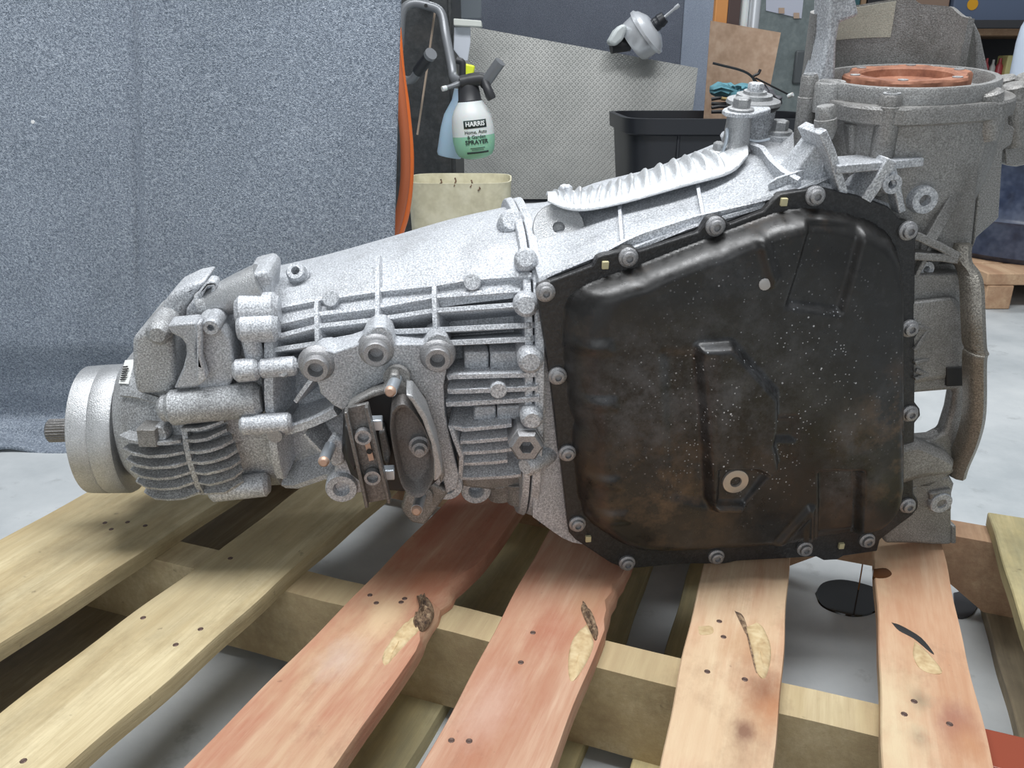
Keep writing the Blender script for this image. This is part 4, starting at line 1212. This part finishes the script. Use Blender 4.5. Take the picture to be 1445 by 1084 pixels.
def panel(name, px, y, th, mt, yb=None, bevel=.002):
    """upright board seen in the photograph, upper points at y and lower points at yb"""
    ys = [p[1] for p in px]; lo, hi = min(ys), max(ys)
    yb = y if yb is None else yb
    pts = [W(x, yy, y + (yb - y) * (yy - lo) / (hi - lo)) for x, yy in px]
    return MB().prism(pts, (0, th, 0)).build(name, mt, None, 30, bevel)
def ground(px, py, y):
    p = W(px, py, y); p.z = 0; return p
def block(name, x0, x1, ytop, y, depth, mt, z0=0.0, bevel=.004):
    """box from photograph columns x0..x1 with its front at y, standing on z0"""
    a = W(x0, ytop, y); b = W(x1, ytop, y)
    zt = (a.z + b.z) / 2
    return MB().box(((a.x + b.x) / 2, y + depth / 2, (zt + z0) / 2), b.x - a.x, depth, zt - z0).build(name, mt, None, 30, bevel)

# dark steel locker
lk_ = empty('locker', W(600, 200, 2.25)); lk_.location.z = 0
tag(lk_, 'dark steel locker behind the carpet, to the left of the diamond plate', 'locker')
a = W(500, 100, 2.25); b_ = W(640, 100, 2.25)
adopt(MB().box(((a.x + b_.x) / 2, 2.25 + .2, .75), b_.x - a.x, .4, 1.5).build('locker_body', M['dark_cabinet'], None, 30, .004), lk_)
adopt(MB().box(((a.x + b_.x) / 2, 2.246, .75), (b_.x - a.x) * .92, .008, 1.42).build('door', M['dark_cabinet'], None, 30, .003), lk_)

# tube rack carrying the sprayers
rk = empty('tube_rack', W(610, 10, 2.1))
tag(rk, 'grey bent steel tube rack on the dark locker', 'rack')
M['grey_tube'] = mat('grey_paint_tube', (.22, .23, .245), .35, .3)
t = MB().tube(catmull([W(560, 110, 2.06), W(564, 60, 2.06), (W(568, 18, 2.06)), W(582, 5, 2.06), W(604, 8, 2.06), W(622, 18, 2.06), W(629, 50, 2.04), W(637, 90, 2.0), W(641, 110, 1.98), W(652, 116, 1.94)], 6), .0105, 12).build('bent_tube', M['grey_tube'], None, 60)
adopt(t, rk)
adopt(MB().cyl(W(601, 8, 2.05), W(601, 8, 2.02), .004).build('rivet', M['hole'], None), rk)
adopt(MB().cyl(W(600, -6, 2.06), W(600.5, -3, 2.2415), .012).build('wall_arm', M['grey_tube'], None), rk)
g = MB().tube(catmull([W(560, 96, 2.1), W(570, 112, 2.08), W(582, 112, 2.06), W(592, 98, 2.03)], 5), .010, 12).build('side_arm', M['grey_tube'], None, 60); adopt(g, rk)
g = MB().tube([W(590, 101, 2.035), W(607, 78, 1.99)], .0135, 16).build('grip', M['black_plastic'], None, 40); adopt(g, rk)
g = MB().tube([W(606, 79, 1.992), W(608.5, 75.5, 1.985)], .0142, 16).build('grip_cap', M['grey_tube'], None, 40); adopt(g, rk)
rd = MB().tube([W(614, 14, 2.09), W(603, 95, 2.10), W(589, 190, 2.12)], .0027, 8).build('wooden_rod', mat('rod_wood', (.46, .36, .28), .7), None)
tag(rd, 'thin pale wooden rod hanging from the tube rack', 'rod')

# pump sprayer with printed label
SPY = 1.95
spr = empty('pump_sprayer', W(668, 215, SPY))
tag(spr, 'white and green pump sprayer with black head and printed label', 'sprayer')
sb = W(671, 217, SPY); st_ = W(659, 104, SPY)
sax = (st_ - sb).normalized()
k = (st_ - sb).length / 113.0      # metres per photograph pixel along the bottle
M['milky'] = mat('milky_plastic', (.74, .77, .76), .4, 0, **{'Subsurface Weight': .15})
M['green_fill'] = mat('milky_green', (.30, .60, .42), .4, 0, **{'Subsurface Weight': .15})
M['blue_fill'] = mat('milky_blue', (.42, .58, .72), .4, 0, **{'Subsurface Weight': .15})
M['dark_head'] = mat('dark_grey_plastic', (.035, .036, .04), .45)
def rP(h):                         # bottle radius in pixels at height h
    pts = [(-7, 10), (-6, 16), (-2, 25), (5, 29), (20, 31.5), (40, 31), (55, 29), (64, 25), (70, 21), (76, 17)]
    for (a, ra), (b, rb) in zip(pts[:-1], pts[1:]):
        if a <= h <= b: return ra + (rb - ra) * (h - a) / (b - a)
    return pts[-1][1]
hs_ = [-7, -6, -4, -2, 1, 5, 12, 20, 27]
g = MB().lathe(sb, sax, [(0, -7 * k)] + [(rP(h) * k, h * k) for h in hs_] + [(rP(27) * k * .98, 27.3 * k)], 40).build('liquid_level', M['green_fill'], None, 60); adopt(g, spr)
hs_ = [27, 34, 40, 48, 55, 60, 64, 67, 70, 73, 76]
g = MB().lathe(sb, sax, [(rP(h) * k, h * k) for h in hs_], 40).build('bottle', M['milky'], None, 60); adopt(g, spr)
g = MB().lathe(sb, sax, [(17.5 * k, 72 * k), (18 * k, 76 * k), (17 * k, 77 * k), (15.5 * k, 92 * k), (14 * k, 98 * k), (12.5 * k, 106 * k), (0, 107 * k)], 30).build('collar', M['dark_head'], None, 40); adopt(g, spr)
g = MB().tube(catmull([W(650, 116, SPY - .01), W(660, 114, SPY - .01), W(672, 112, SPY - .01), W(681, 112, SPY - .01), W(687, 119, SPY - .01)], 5), [.014] * 6 + [.0145] * 8 + [.014] * 7, 14).build('pump_head', M['dark_head'], None, 60); adopt(g, spr)
g = MB().tube([W(684, 118, SPY - .012), W(706, 87, SPY - .03)], .0125, 16).build('pump_handle', M['grey_tube'], None, 40); adopt(g, spr)
g = MB().tube(catmull([W(684, 115, SPY - .02), W(689, 128, SPY - .03), W(694, 140, SPY - .03)], 5), [.009, .0095, .0098, .010, .010, .0102, .0104, .0106, .0108, .0108, .0100], 12).build('trigger', M['dark_head'], None, 60); adopt(g, spr)
g = MB().tube([W(648, 118, SPY - .01), W(636, 122, SPY - .02), W(630, 124, SPY - .025)], [.007, .005, .005], 12).build('nozzle', M['grey_tube'], None, 40); adopt(g, spr)
g = MB().tube([W(630, 124, SPY - .025), W(624, 125.5, SPY - .03)], .0055, 12).build('nozzle_tip', M['milky'], None, 40); adopt(g, spr)
# print, wrapped onto the bottle
sx_ = sax.cross(Vector((0, 1, 0))); sx_ = Vector((0, 1, 0)).cross(sax).normalized()
if sx_.x < 0: sx_ = -sx_
tow = sax.cross(sx_).normalized()
if tow.y > 0: tow = -tow            # towards the viewer
def wrap(x, h, lift=.5):           # x, h in bottle pixels
    r = rP(h) + lift
    a = x / r
    return sb + sax * (h * k) + (sx_ * math.sin(a) + tow * math.cos(a)) * (r * k)
def strip(name, x0, x1, h0, h1, mt, lift=.4):
    n = 10
    vs = [wrap(x0 + (x1 - x0) * i / n, h, lift) for h in (h0, h1) for i in range(n + 1)]
    fs = [(i, i + 1, n + 2 + i, n + 1 + i) for i in range(n)]
    o = MB().add(vs, fs).build(name, mt, None, 60); adopt(o, spr)
    s2 = o.modifiers.new('thickness', 'SOLIDIFY'); s2.thickness = .0004
M['ink'] = mat('dark_green_ink', (.03, .05, .045), .6)
M['paper'] = mat('white_print', (.82, .85, .84), .6)
def words(txt, cx, h, size, mt, width, lift=.5, bold=.0):
    cu = bpy.data.curves.new('lettering', 'FONT')
    cu.body = txt; cu.size = 1.0; cu.align_x = 'CENTER'; cu.align_y = 'CENTER'; cu.offset = bold; cu.resolution_u = 2
    to = bpy.data.objects.new('lettering', cu); COL.objects.link(to)
    dg = bpy.context.evaluated_depsgraph_get()
    me = bpy.data.meshes.new_from_object(to.evaluated_get(dg))
    bpy.data.objects.remove(to)
    xs = [v.co.x for v in me.vertices]
    w0 = max(xs) - min(xs); mid = (max(xs) + min(xs)) / 2
    for v in me.vertices:
        v.co = wrap(cx + (v.co.x - mid) / w0 * width, h + v.co.y * size, lift)
    me.materials.clear(); me.materials.append(mt)
    o = bpy.data.objects.new('lettering', me); COL.objects.link(o); adopt(o, spr)
CX = 6
strip('label_block', CX - 17.5, CX + 17.5, 38.5, 49.5, M['ink'])
words('HARRIS', CX, 44, 9, M['paper'], 29, .9, .025)
words('Home, Auto', CX, 32.8, 7, M['ink'], 34, .7, .015)
words('& Garden', CX, 26.0, 7, M['ink'], 28, .7, .015)
words('SPRAYER', CX, 18.6, 8.5, M['ink'], 36, .7, .03)
strip('label_line', CX - 11, CX + 11, 10.0, 10.8, M['ink'])
strip('label_line', CX - 9, CX + 9, 7.6, 8.2, M['ink'])
strip('label_bar', CX - 17, CX + 17, 2.5, 5.2, M['ink'])

# second bottle behind
b2 = empty('spray_bottle', W(634, 222, 2.04))
tag(b2, 'pale blue spray bottle with yellow trigger behind the pump sprayer', 'bottle')
p0_ = W(634, 221, 2.04); p1_ = W(650, 118, 2.04)
ax2 = (p1_ - p0_).normalized(); kk = (p1_ - p0_).length / 104
g = MB().lathe(p0_, ax2, [(0, 0), (17 * kk, 0), (19 * kk, 4 * kk), (19 * kk, 40 * kk), (17 * kk, 58 * kk), (9 * kk, 80 * kk), (8 * kk, 96 * kk), (0, 96 * kk)], 30).build('bottle', M['blue_fill'], None, 60); adopt(g, b2)
g = MB().box(W(660, 99, 2.03), .030, .025, .026, Matrix.Rotation(R(12), 3, 'Y')).build('trigger_head', mat('fluorescent_yellow', (.75, .85, .04), .4), None, 30, .004); adopt(g, b2)
g = MB().tube(catmull([W(652, 118, 2.02), W(653, 100, 2.02), W(652, 88, 2.02), W(644, 85, 2.02)], 5), .008, 10).build('trigger', M['dark_head'], None, 60); adopt(g, b2)

# clear plastic scraper and pale ledge on the locker corner
g = panel('plastic_scraper', [(641, 38), (664, 38), (664, 60), (660, 86), (652, 86), (640, 70)], 2.2, .003, mat('clear_grey_plastic', (.55, .58, .64), .25))
tag(g, 'pale translucent plastic scraper beside the dark locker', 'scraper')
g = panel('ledge_strip', [(640, 26), (679, 29), (680, 38), (640, 36)], 2.18, .05, mat('off_white_paint', (.62, .64, .60), .5))
tag(g, 'off-white ledge strip at the locker corner above the scraper', 'ledge')
g = panel('grey_board', [(642, -60), (680, -60), (679, 26), (642, 26)], 2.9, .02, mat('grey_blue_board', (.22, .25, .28), .6))
tag(g, 'flat grey-blue board left of the dark felt panel', 'board')

# cream bin
bn = empty('cream_bin', W(650, 260, 1.72)); bn.location.z = 0
tag(bn, 'open cream plastic bin in front of the diamond plate', 'bin')
M['cream'] = cast_alu('cream_plastic', (.62, .58, .41), (.69, .65, .47), (.75, .71, .53), .5, 0, (.36, .32, .2), .5, 40)
zt = W(650, 258, 1.72).z
xa, xb = W(578, 258, 1.80).x, W(722, 258, 1.80).x
def rrect(sx, sy, z, cx, cy, n=48, e=4.5):
    return [(cx + sx * math.copysign(abs(math.cos(a)) ** (2 / e), math.cos(a)), cy + sy * math.copysign(abs(math.sin(a)) ** (2 / e), math.sin(a)), z) for a in [2 * math.pi * i / n + .3 for i in range(n)]]
cx, cy = (xa + xb) / 2, 1.80
hw = (xb - xa) / 2
g = MB().loft([rrect(hw * .86, .075, 0, cx, cy), rrect(hw * .99, .090, zt - .01, cx, cy), rrect(hw, .092, zt, cx, cy), rrect(hw * .97, .088, zt, cx, cy), rrect(hw * .95, .085, zt - .02, cx, cy), rrect(hw * .84, .07, .006, cx, cy)]).build('bin_body', M['cream'], None, 40); adopt(g, bn)
for (x, y, l) in ((622, 253, 8), (642, 251, 14), (665, 254, 12), (676, 262, 8)):
    p = W(x, y, 1.712)
    g = MB().tube([p, p + Vector((.002, -.002, -.006)), p + Vector((-.002, -.002, -l * .0012))], .0018, 6).build('grime_streak', M['bark'], None); adopt(g, bn)

# diamond plate leaning on a low black base
g = panel('diamond_plate', [(657, 36), (985, 96), (962, 281), (608, 281)], 3.28, .006, M['plate'], 3.12, 0)
tag(g, 'large grey diamond tread plate standing behind the bins', 'metal plate')
g = block('low_base', 560, 1000, 290, 3.02, .42, M['black_plastic'])
tag(g, 'low black base under the diamond plate', 'base')
# dark felt wall panel and its folded end, same felt with light painted into the colour
fp = empty('felt_panel', W(850, 50, 3.6)); fp.location.z = 0
tag(fp, 'dark blue-grey felt covered partition above the diamond plate', 'partition')
x0_, x1_, x2_ = W(640, 60, 3.6).x, W(962, 60, 3.6).x, W(1011, 60, 3.5).x
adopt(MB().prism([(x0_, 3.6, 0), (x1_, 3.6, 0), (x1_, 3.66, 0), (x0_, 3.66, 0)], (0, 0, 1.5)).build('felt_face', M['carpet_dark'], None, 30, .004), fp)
adopt(MB().prism([(x1_, 3.6, 0), (x2_, 3.5, 0), (x2_, 3.56, 0), (x1_, 3.66, 0)], (0, 0, 1.5)).build('felt_return', M['carpet_lit'], None, 30, .004), fp)
adopt(MB().box((x2_ + .006, 3.52, .75), .012, .05, 1.5).build('edge_trim', mat('white_edge', (.55, .57, .60), .4, .3), None, 30, .002), fp)

# brake booster sitting on the plate edge
bo = empty('brake_booster', W(905, 75, 3.2))
tag(bo, 'silver brake booster resting on the diamond plate edge', 'brake booster')
c0_ = W(902, 54, 3.17)
ba = (W(948, 18, 3.16) - W(900, 58, 3.20)).normalized()
bk = 3.2 / 1085 * 1.0
Bm = mat('brushed_silver', (.75, .77, .80), .3, .5)
g = MB().lathe(c0_, ba, [(0, -.03), (.066, -.03), (.075, -.015), (.077, .024), (.087, .026), (.087, .036), (.080, .040), (.074, .048), (.046, .064), (.034, .066), (0, .066)], 40).build('shell', Bm, None, 35); adopt(g, bo)
g = MB().lathe(c0_, ba, [(.022, .06), (.025, .075), (.022, .083), (.025, .091), (.020, .110), (0, .110)], 20).build('boot', M['black_plastic'], None, 30); adopt(g, bo)
g = MB().lathe(c0_, ba, [(.005, .108), (.005, .150), (.007, .155), (.007, .170), (0, .171)], 12).build('push_rod', Bm, None, 40); adopt(g, bo)
g = MB().prism([W(x, y, 3.10) for x, y in ((858, 60), (868, 42), (878, 33), (886, 36), (880, 56), (868, 66))], (0, .09, 0)).build('reservoir', mat('milky_white', (.62, .66, .66), .45), None, 30, .01); adopt(g, bo)
g = MB().tube([W(862, 66, 3.16), W(888, 62, 3.17)], .024, 14).build('master_cylinder', M['dark_head'], None, 40); adopt(g, bo)

# black tote full of odds and ends
tt = empty('black_tote', W(1010, 200, 2.32)); tt.location.z = 0
tag(tt, 'large black plastic tote behind the heat shield', 'tote')
zt = W(1000, 168, 2.3).z
xa, xb = W(890, 180, 2.3).x, W(1190, 180, 2.3).x
cx, cy, hw = (xa + xb) / 2, 2.56, (xb - xa) / 2
g = MB().loft([rrect(hw * .88, .20, 0, cx, cy, e=7), rrect(hw * .99, .245, zt - .05, cx, cy, e=7), rrect(hw * .99, .245, zt - .045, cx, cy, e=7), rrect(hw * .965, .235, zt - .03, cx, cy, e=7), rrect(hw * .86, .19, .01, cx, cy, e=7)]).build('tub', M['black_plastic'], None, 30); adopt(g, tt)
g = MB().loft([rrect(hw * .99, .245, zt - .045, cx, cy, e=7), rrect(hw * 1.035, .26, zt - .04, cx, cy, e=7), rrect(hw * 1.045, .262, zt, cx, cy, e=7), rrect(hw * .985, .24, zt, cx, cy, e=7), rrect(hw * .975, .238, zt - .03, cx, cy, e=7)], False, False).build('rim', M['black_plastic'], None, 30); adopt(g, tt)
for x in (958, 1060):
    p = W(x, 190, 2.315)
    g = MB().box((p.x, 2.318, zt * .5), .008, .012, zt * .86).build('rib', M['black_plastic'], None, 30, .003); adopt(g, tt)
# filling that everything else lies on
fz = zt - .06
g = MB().loft([rrect(hw * .85, .18, .02, cx, cy, e=7), rrect(hw * .93, .215, fz - .02, cx, cy, e=7), rrect(hw * .90, .20, fz, cx, cy, e=7)]).build('scrap_filling', M['rubber'], None, 40)
tag(g, 'dark scrap filling the black tote', 'scrap')
# cardboard sheet, bent
loops = []
CBY = 2.66
for i in range(13):
    t = i / 12
    yy = CBY + .03 * math.sin(t * math.pi)
    top = W(1003 + 99 * t, 29 + 17 * t, yy); bot = W(996 + 84 * t, 133, yy)
    bot.z = min(bot.z, fz + .002)
    loops.append([bot, top, top + Vector((0, .005, 0)), bot + Vector((0, .005, 0))])
M['card'] = cast_alu('cardboard', (.42, .28, .19), (.49, .335, .235), (.56, .40, .29), .8, 0, (.36, .24, .16), .4, 30)
tag(MB().loft(loops).build('cardboard_sheet', M['card'], None, 40), 'bent brown cardboard sheet standing in the black tote', 'cardboard')
def standing(name, x0, x1, ytop, y, dp, mt, label, cat, bev=.003):
    a = W(x0, ytop, y); b = W(x1, ytop, y)
    g = MB().box(((a.x + b.x) / 2, y + dp / 2, (a.z + fz) / 2), b.x - a.x, dp, a.z - fz).build(name, mt, None, 30, bev)
    return tag(g, label, cat)
standing('orange_carton', 1013, 1031, -30, 2.71, .03, mat('orange_card', (.62, .27, .08), .6), 'orange carton standing behind the bent cardboard', 'carton')
standing('brown_carton', 1031, 1049, -30, 2.71, .03, mat('dark_brown_card', (.075, .045, .04), .6), 'dark brown carton between orange carton and silver pipe', 'carton')
for (x, r_, mt, nm, lb) in ((1055, .012, M['milky'], 'pale_tube', 'pale plastic tube next to the dark brown carton'), (1069, .017, Bm, 'silver_pipe', 'shiny silver pipe next to the pale tube')):
    p = W(x, -30, 2.73); q = W(x, 130, 2.73)
    tag(MB().cyl((p.x, 2.73, fz), (p.x, 2.73, p.z), r_, n=20).build(nm, mt, None, 40), lb, 'pipe')
# cloths and cables on top of the tote
def rag(name, px, y, mt, h, label, seed):
    n = len(px); 
    P = [W(x, yy, y) for x, yy in px]
    c = sum(P, Vector()) / n
    P = catmull(P + [P[0]], 4)[:-1]
    loops = []
    for k_, (s_, d_) in enumerate(((1.0, 0), (1.02, -.03), (.8, -.06), (.45, -.075), (.1, -.07))):
        loops.append([c + (p - c) * s_ + Vector(((hsh(seed + i) - .5) * .012, d_ + (hsh(seed + i * 3 + k_) - .5) * .02, (hsh(seed + i * 5 + k_) - .5) * .012)) for i, p in enumerate(P)])
    loops.insert(0, [p + Vector((0, .04, 0)) for p in P])
    return tag(MB().loft(loops).build(name, mt, None, 50), label, 'cloth')
rag('teal_rag', [(1006, 122), (1020, 116), (1034, 122), (1052, 117), (1062, 122), (1056, 136), (1036, 142), (1008, 134)], 2.52, mat('teal_cloth', (.12, .30, .36), .9), .05, 'crumpled teal rag in the black tote', 3)
rag('grey_rag', [(1066, 122), (1072, 118), (1082, 130), (1096, 134), (1094, 150), (1074, 150), (1066, 142)], 2.44, mat('grey_cloth', (.14, .14, .155), .9), .05, 'crumpled grey rag beside the teal rag', 8)
M['wire'] = mat('black_wire', (.02, .02, .022), .4)
def wire(name, px, y, r_, label, mt=None):
    return tag(MB().tube(catmull([W(x, yy, y) for x, yy in px], 6), r_, 8).build(name, mt or M['wire'], None, 60), label, 'cable')
wire('cable', [(1006, 89), (1022, 93), (1042, 98), (1056, 104), (1066, 114), (1078, 130), (1086, 140)], 2.50, .0035, 'black cable arching over the bent cardboard')
wire('cable', [(1073, 98), (1070, 104), (1063, 108), (1066, 116), (1076, 132)], 2.49, .004, 'black cable curling up with a bent end')
g = wire('cable', [(1066, 110), (1088, 121), (1106, 130), (1114, 134)], 2.49, .0025, 'thin cable with a white plug end')
adopt(MB().cyl(W(1112, 136, 2.49), W(1119, 133, 2.48), .006).build('plug', M['milky'], None), g)
for i, y_ in enumerate((140, 146, 152, 158)):
    wire('cable', [(1004, y_), (1018, y_ - 2 + 3 * hsh(i)), (1034, y_ + 1 - 3 * hsh(i + 4)), (1048, y_ - 1)], 2.46 - .01 * i, .005, ('topmost', 'second', 'third', 'lowest')[i] + ' of four black cables coiled under the teal rag')
wire('brass_fitting', [(1018, 139), (1028, 140), (1040, 139)], 2.44, .005, 'small brass pipe fitting lying on the cables', mat('brass', (.55, .40, .18), .3, .8))['category'] = 'fitting'

# grey-green cabinet with a paper notice
cb_ = empty('grey_cabinet', W(1090, 60, 3.95)); cb_.location.z = 0
tag(cb_, 'grey-green steel cabinet with a paper notice behind the tote', 'cabinet')
a = W(1000, 60, 3.95).x; b_ = W(1160, 60, 3.95).x
adopt(MB().box(((a + b_) / 2, 4.2, .72), b_ - a, .5, 1.44).build('cabinet_body', M['grey_cabinet'], None, 30, .006), cb_)
adopt(MB().box(((a + b_) / 2, 3.946, .70), (b_ - a) * .94, .012, 1.32).build('door', M['grey_cabinet'], None, 30, .004), cb_)
p = W(1128, 95, 3.93)
adopt(MB().box((p.x, 3.93, p.z), .05, .02, .14).build('handle', mat('dull_handle', (.10, .11, .115), .5), None, 30, .008), cb_)
nt = panel('paper_notice', [(1081, -30), (1137, -30), (1131, 26), (1081, 15)], 3.936, .003, mat('lilac_paper', (.55, .57, .66), .7), None, 0)
tag(nt, 'pale lilac paper notice taped on the grey-green cabinet', 'notice')
for x, y in ((1103, 15), (1124, 22)):
    adopt(panel('tape', [(x - 4, y - 4), (x + 4, y - 4), (x + 4, y + 4), (x - 4, y + 4)], 3.930, .003, mat('tan_tape', (.50, .36, .27), .6), None, 0), nt)

# steel shelving at the far right with goods
sh_ = empty('shelving', W(1300, 60, 4.5)); sh_.location.z = 0
tag(sh_, 'dark storage shelving with wooden decks at the far right', 'shelving')
def shelf(name, x0, x1, ytop, ybot, y, dp, mt):
    a, b = W(x0, ytop, y), W(x1, ytop, y); c = W(x0, ybot, y)
    return adopt(MB().box(((a.x + b.x) / 2, y + dp / 2, (a.z + c.z) / 2), b.x - a.x, dp, a.z - c.z).build(name, mt, None, 30, .004), sh_)
shelf('deck_beam', 1130, 1560, 28, 40, 4.42, .05, M['dark_shelf'])
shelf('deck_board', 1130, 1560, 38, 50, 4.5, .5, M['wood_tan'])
shelf('deck_board', 1130, 1560, 118, 126, 4.5, .5, M['dark_shelf'])
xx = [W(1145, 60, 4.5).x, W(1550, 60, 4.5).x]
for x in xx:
    adopt(MB().box((x, 4.47, .8), .05, .05, 1.6).build('upright', M['dark_shelf'], None, 30, .003), sh_)
adopt(MB().box((sum(xx) / 2, 5.02, .8), xx[1] - xx[0], .02, 1.6).build('back_sheet', M['dark_shelf'], None, 30), sh_)
def goods(name, x0, x1, yt, yb, y, dp, col, label, cat='box', rough=.5):
    a, b, c = W(x0, yt, y), W(x1, yt, y), W(x0, yb, y)
    g = MB().box(((a.x + b.x) / 2, y + dp / 2, (a.z + c.z) / 2), b.x - a.x, dp, a.z - c.z).build(name, mat(name + '_paint', col, rough), None, 30, .006)
    return tag(g, label, cat)
UP = 37.6
g = goods('blue_crate', 1354, 1470, -40, UP, 4.52, .4, (.13, .17, .26), 'blue crate with an orange sticker on the top shelf', 'crate')
p = W(1373, 6, 4.515)
adopt(MB().lathe((p.x, 4.522, p.z), (0, -1, 0), [(.027, 0), (.027, .005), (0, .005)], 24).build('round_sticker', mat('orange_sticker', (.85, .42, .02), .5), None), g)
goods('teal_box', 1206, 1220, -40, UP, 4.52, .3, (.06, .16, .18), 'narrow teal box at the left of the top shelf')
goods('tan_box', 1221, 1229, -40, UP, 4.52, .3, (.42, .27, .16), 'narrow tan box beside the teal box')
goods('black_box', 1230, 1284, -40, UP, 4.55, .3, (.03, .03, .035), 'black box between tan box and brown carton')
goods('white_stick', 1285, 1290, -40, UP, 4.54, .05, (.62, .66, .72), 'thin white board upright beside the black box', 'board')
goods('brown_carton', 1300, 1348, -40, UP, 4.54, .3, (.34, .23, .17), 'brown carton left of the blue crate', 'carton')
LO = 117.6
for i, (x0, x1, yt, col, lb) in enumerate(((1394, 1402, 82, (.35, .05, .06), 'dark red bottle, leftmost on the lower shelf'), (1403, 1411, 84, (.45, .45, .42), 'pale grey bottle on the lower shelf'),
                                           (1412, 1422, 82, (.38, .05, .06), 'dark red bottle right of the pale grey bottle'), (1423, 1435, 78, (.55, .50, .22), 'yellow and white pack on the lower shelf'), (1437, 1450, 84, (.32, .05, .07), 'dark red bottle, rightmost on the lower shelf'))):
    a, b = W(x0, yt, 4.55), W(x1, yt, 4.55); zb = W(x0, LO, 4.55).z
    r_ = (b.x - a.x) / 2; h_ = a.z - zb
    if i == 3:
        goods('small_pack', x0, x1, yt, LO, 4.54, .1, col, lb, 'pack')
    else:
        tag(MB().lathe(((a.x + b.x) / 2, 4.58, zb), (0, 0, 1), [(0, 0), (r_, 0), (r_, h_ * .68), (r_ * .45, h_ * .82), (r_ * .4, h_), (0, h_)], 16).build('bottle', mat('bottle_paint', col, .35), None, 40), lb, 'bottle')
goods('yellow_tin', 1152, 1166, 62, 72, 4.53, .1, (.55, .45, .08), 'small yellow tin in the dark gap beside the cabinet', 'tin')
shelf('small_deck', 1135, 1172, 72, 79, 4.5, .3, M['wood_tan'])

# blue drum on a low plank dolly
dd_ = empty('plank_dolly', W(1440, 420, 2.12)); dd_.location.z = 0
tag(dd_, 'low dolly of brown planks under the dark blue drum', 'dolly')
zt = W(1420, 386, 2.1).z
xa = W(1392, 400, 2.1).x
for i in range(4):
    adopt(MB().box((xa + .35, 2.16 + i * .13, zt - .016), .7, .118, .032).build('plank', M['wood_tan'], None, 30, .003), dd_)
for i in range(3):
    adopt(MB().box((xa + .04 + i * .3, 2.35, (zt - .032) / 2), .07, .5, zt - .033).build('runner', M['wood_tan'], None, 30, .003), dd_)
Mb = cast_alu('blue_black_plastic', (.018, .025, .05), (.03, .042, .08), (.06, .075, .12), .35, 0, (.10, .12, .17), .5, 25)
c = Vector((xa + .30, 2.42, zt + .0005))
dr = MB().lathe(c, (0, 0, 1), [(0, 0), (.27, 0), (.285, .015), (.285, .10), (.292, .11), (.285, .12), (.285, .30), (.292, .31), (.285, .32), (.285, .36), (.27, .375), (.262, .375), (.255, .36), (0, .36)], 48).build('blue_drum', Mb, None, 35)
tag(dr, 'dark blue plastic drum standing on the plank dolly', 'drum')
jx = W(1458, 120, 2.3).x
g = MB().lathe(Vector((jx, 2.34, c.z + .3605)), (0, 0, 1), [(0, 0), (.036, 0), (.04, .01), (.04, .20), (.036, .24), (.016, .29), (.014, .33), (0, .33)], 24).build('white_jug', mat('white_blue_plastic', (.60, .68, .80), .3), None)
tag(g, 'white-blue plastic jug standing on the dark blue drum', 'jug')
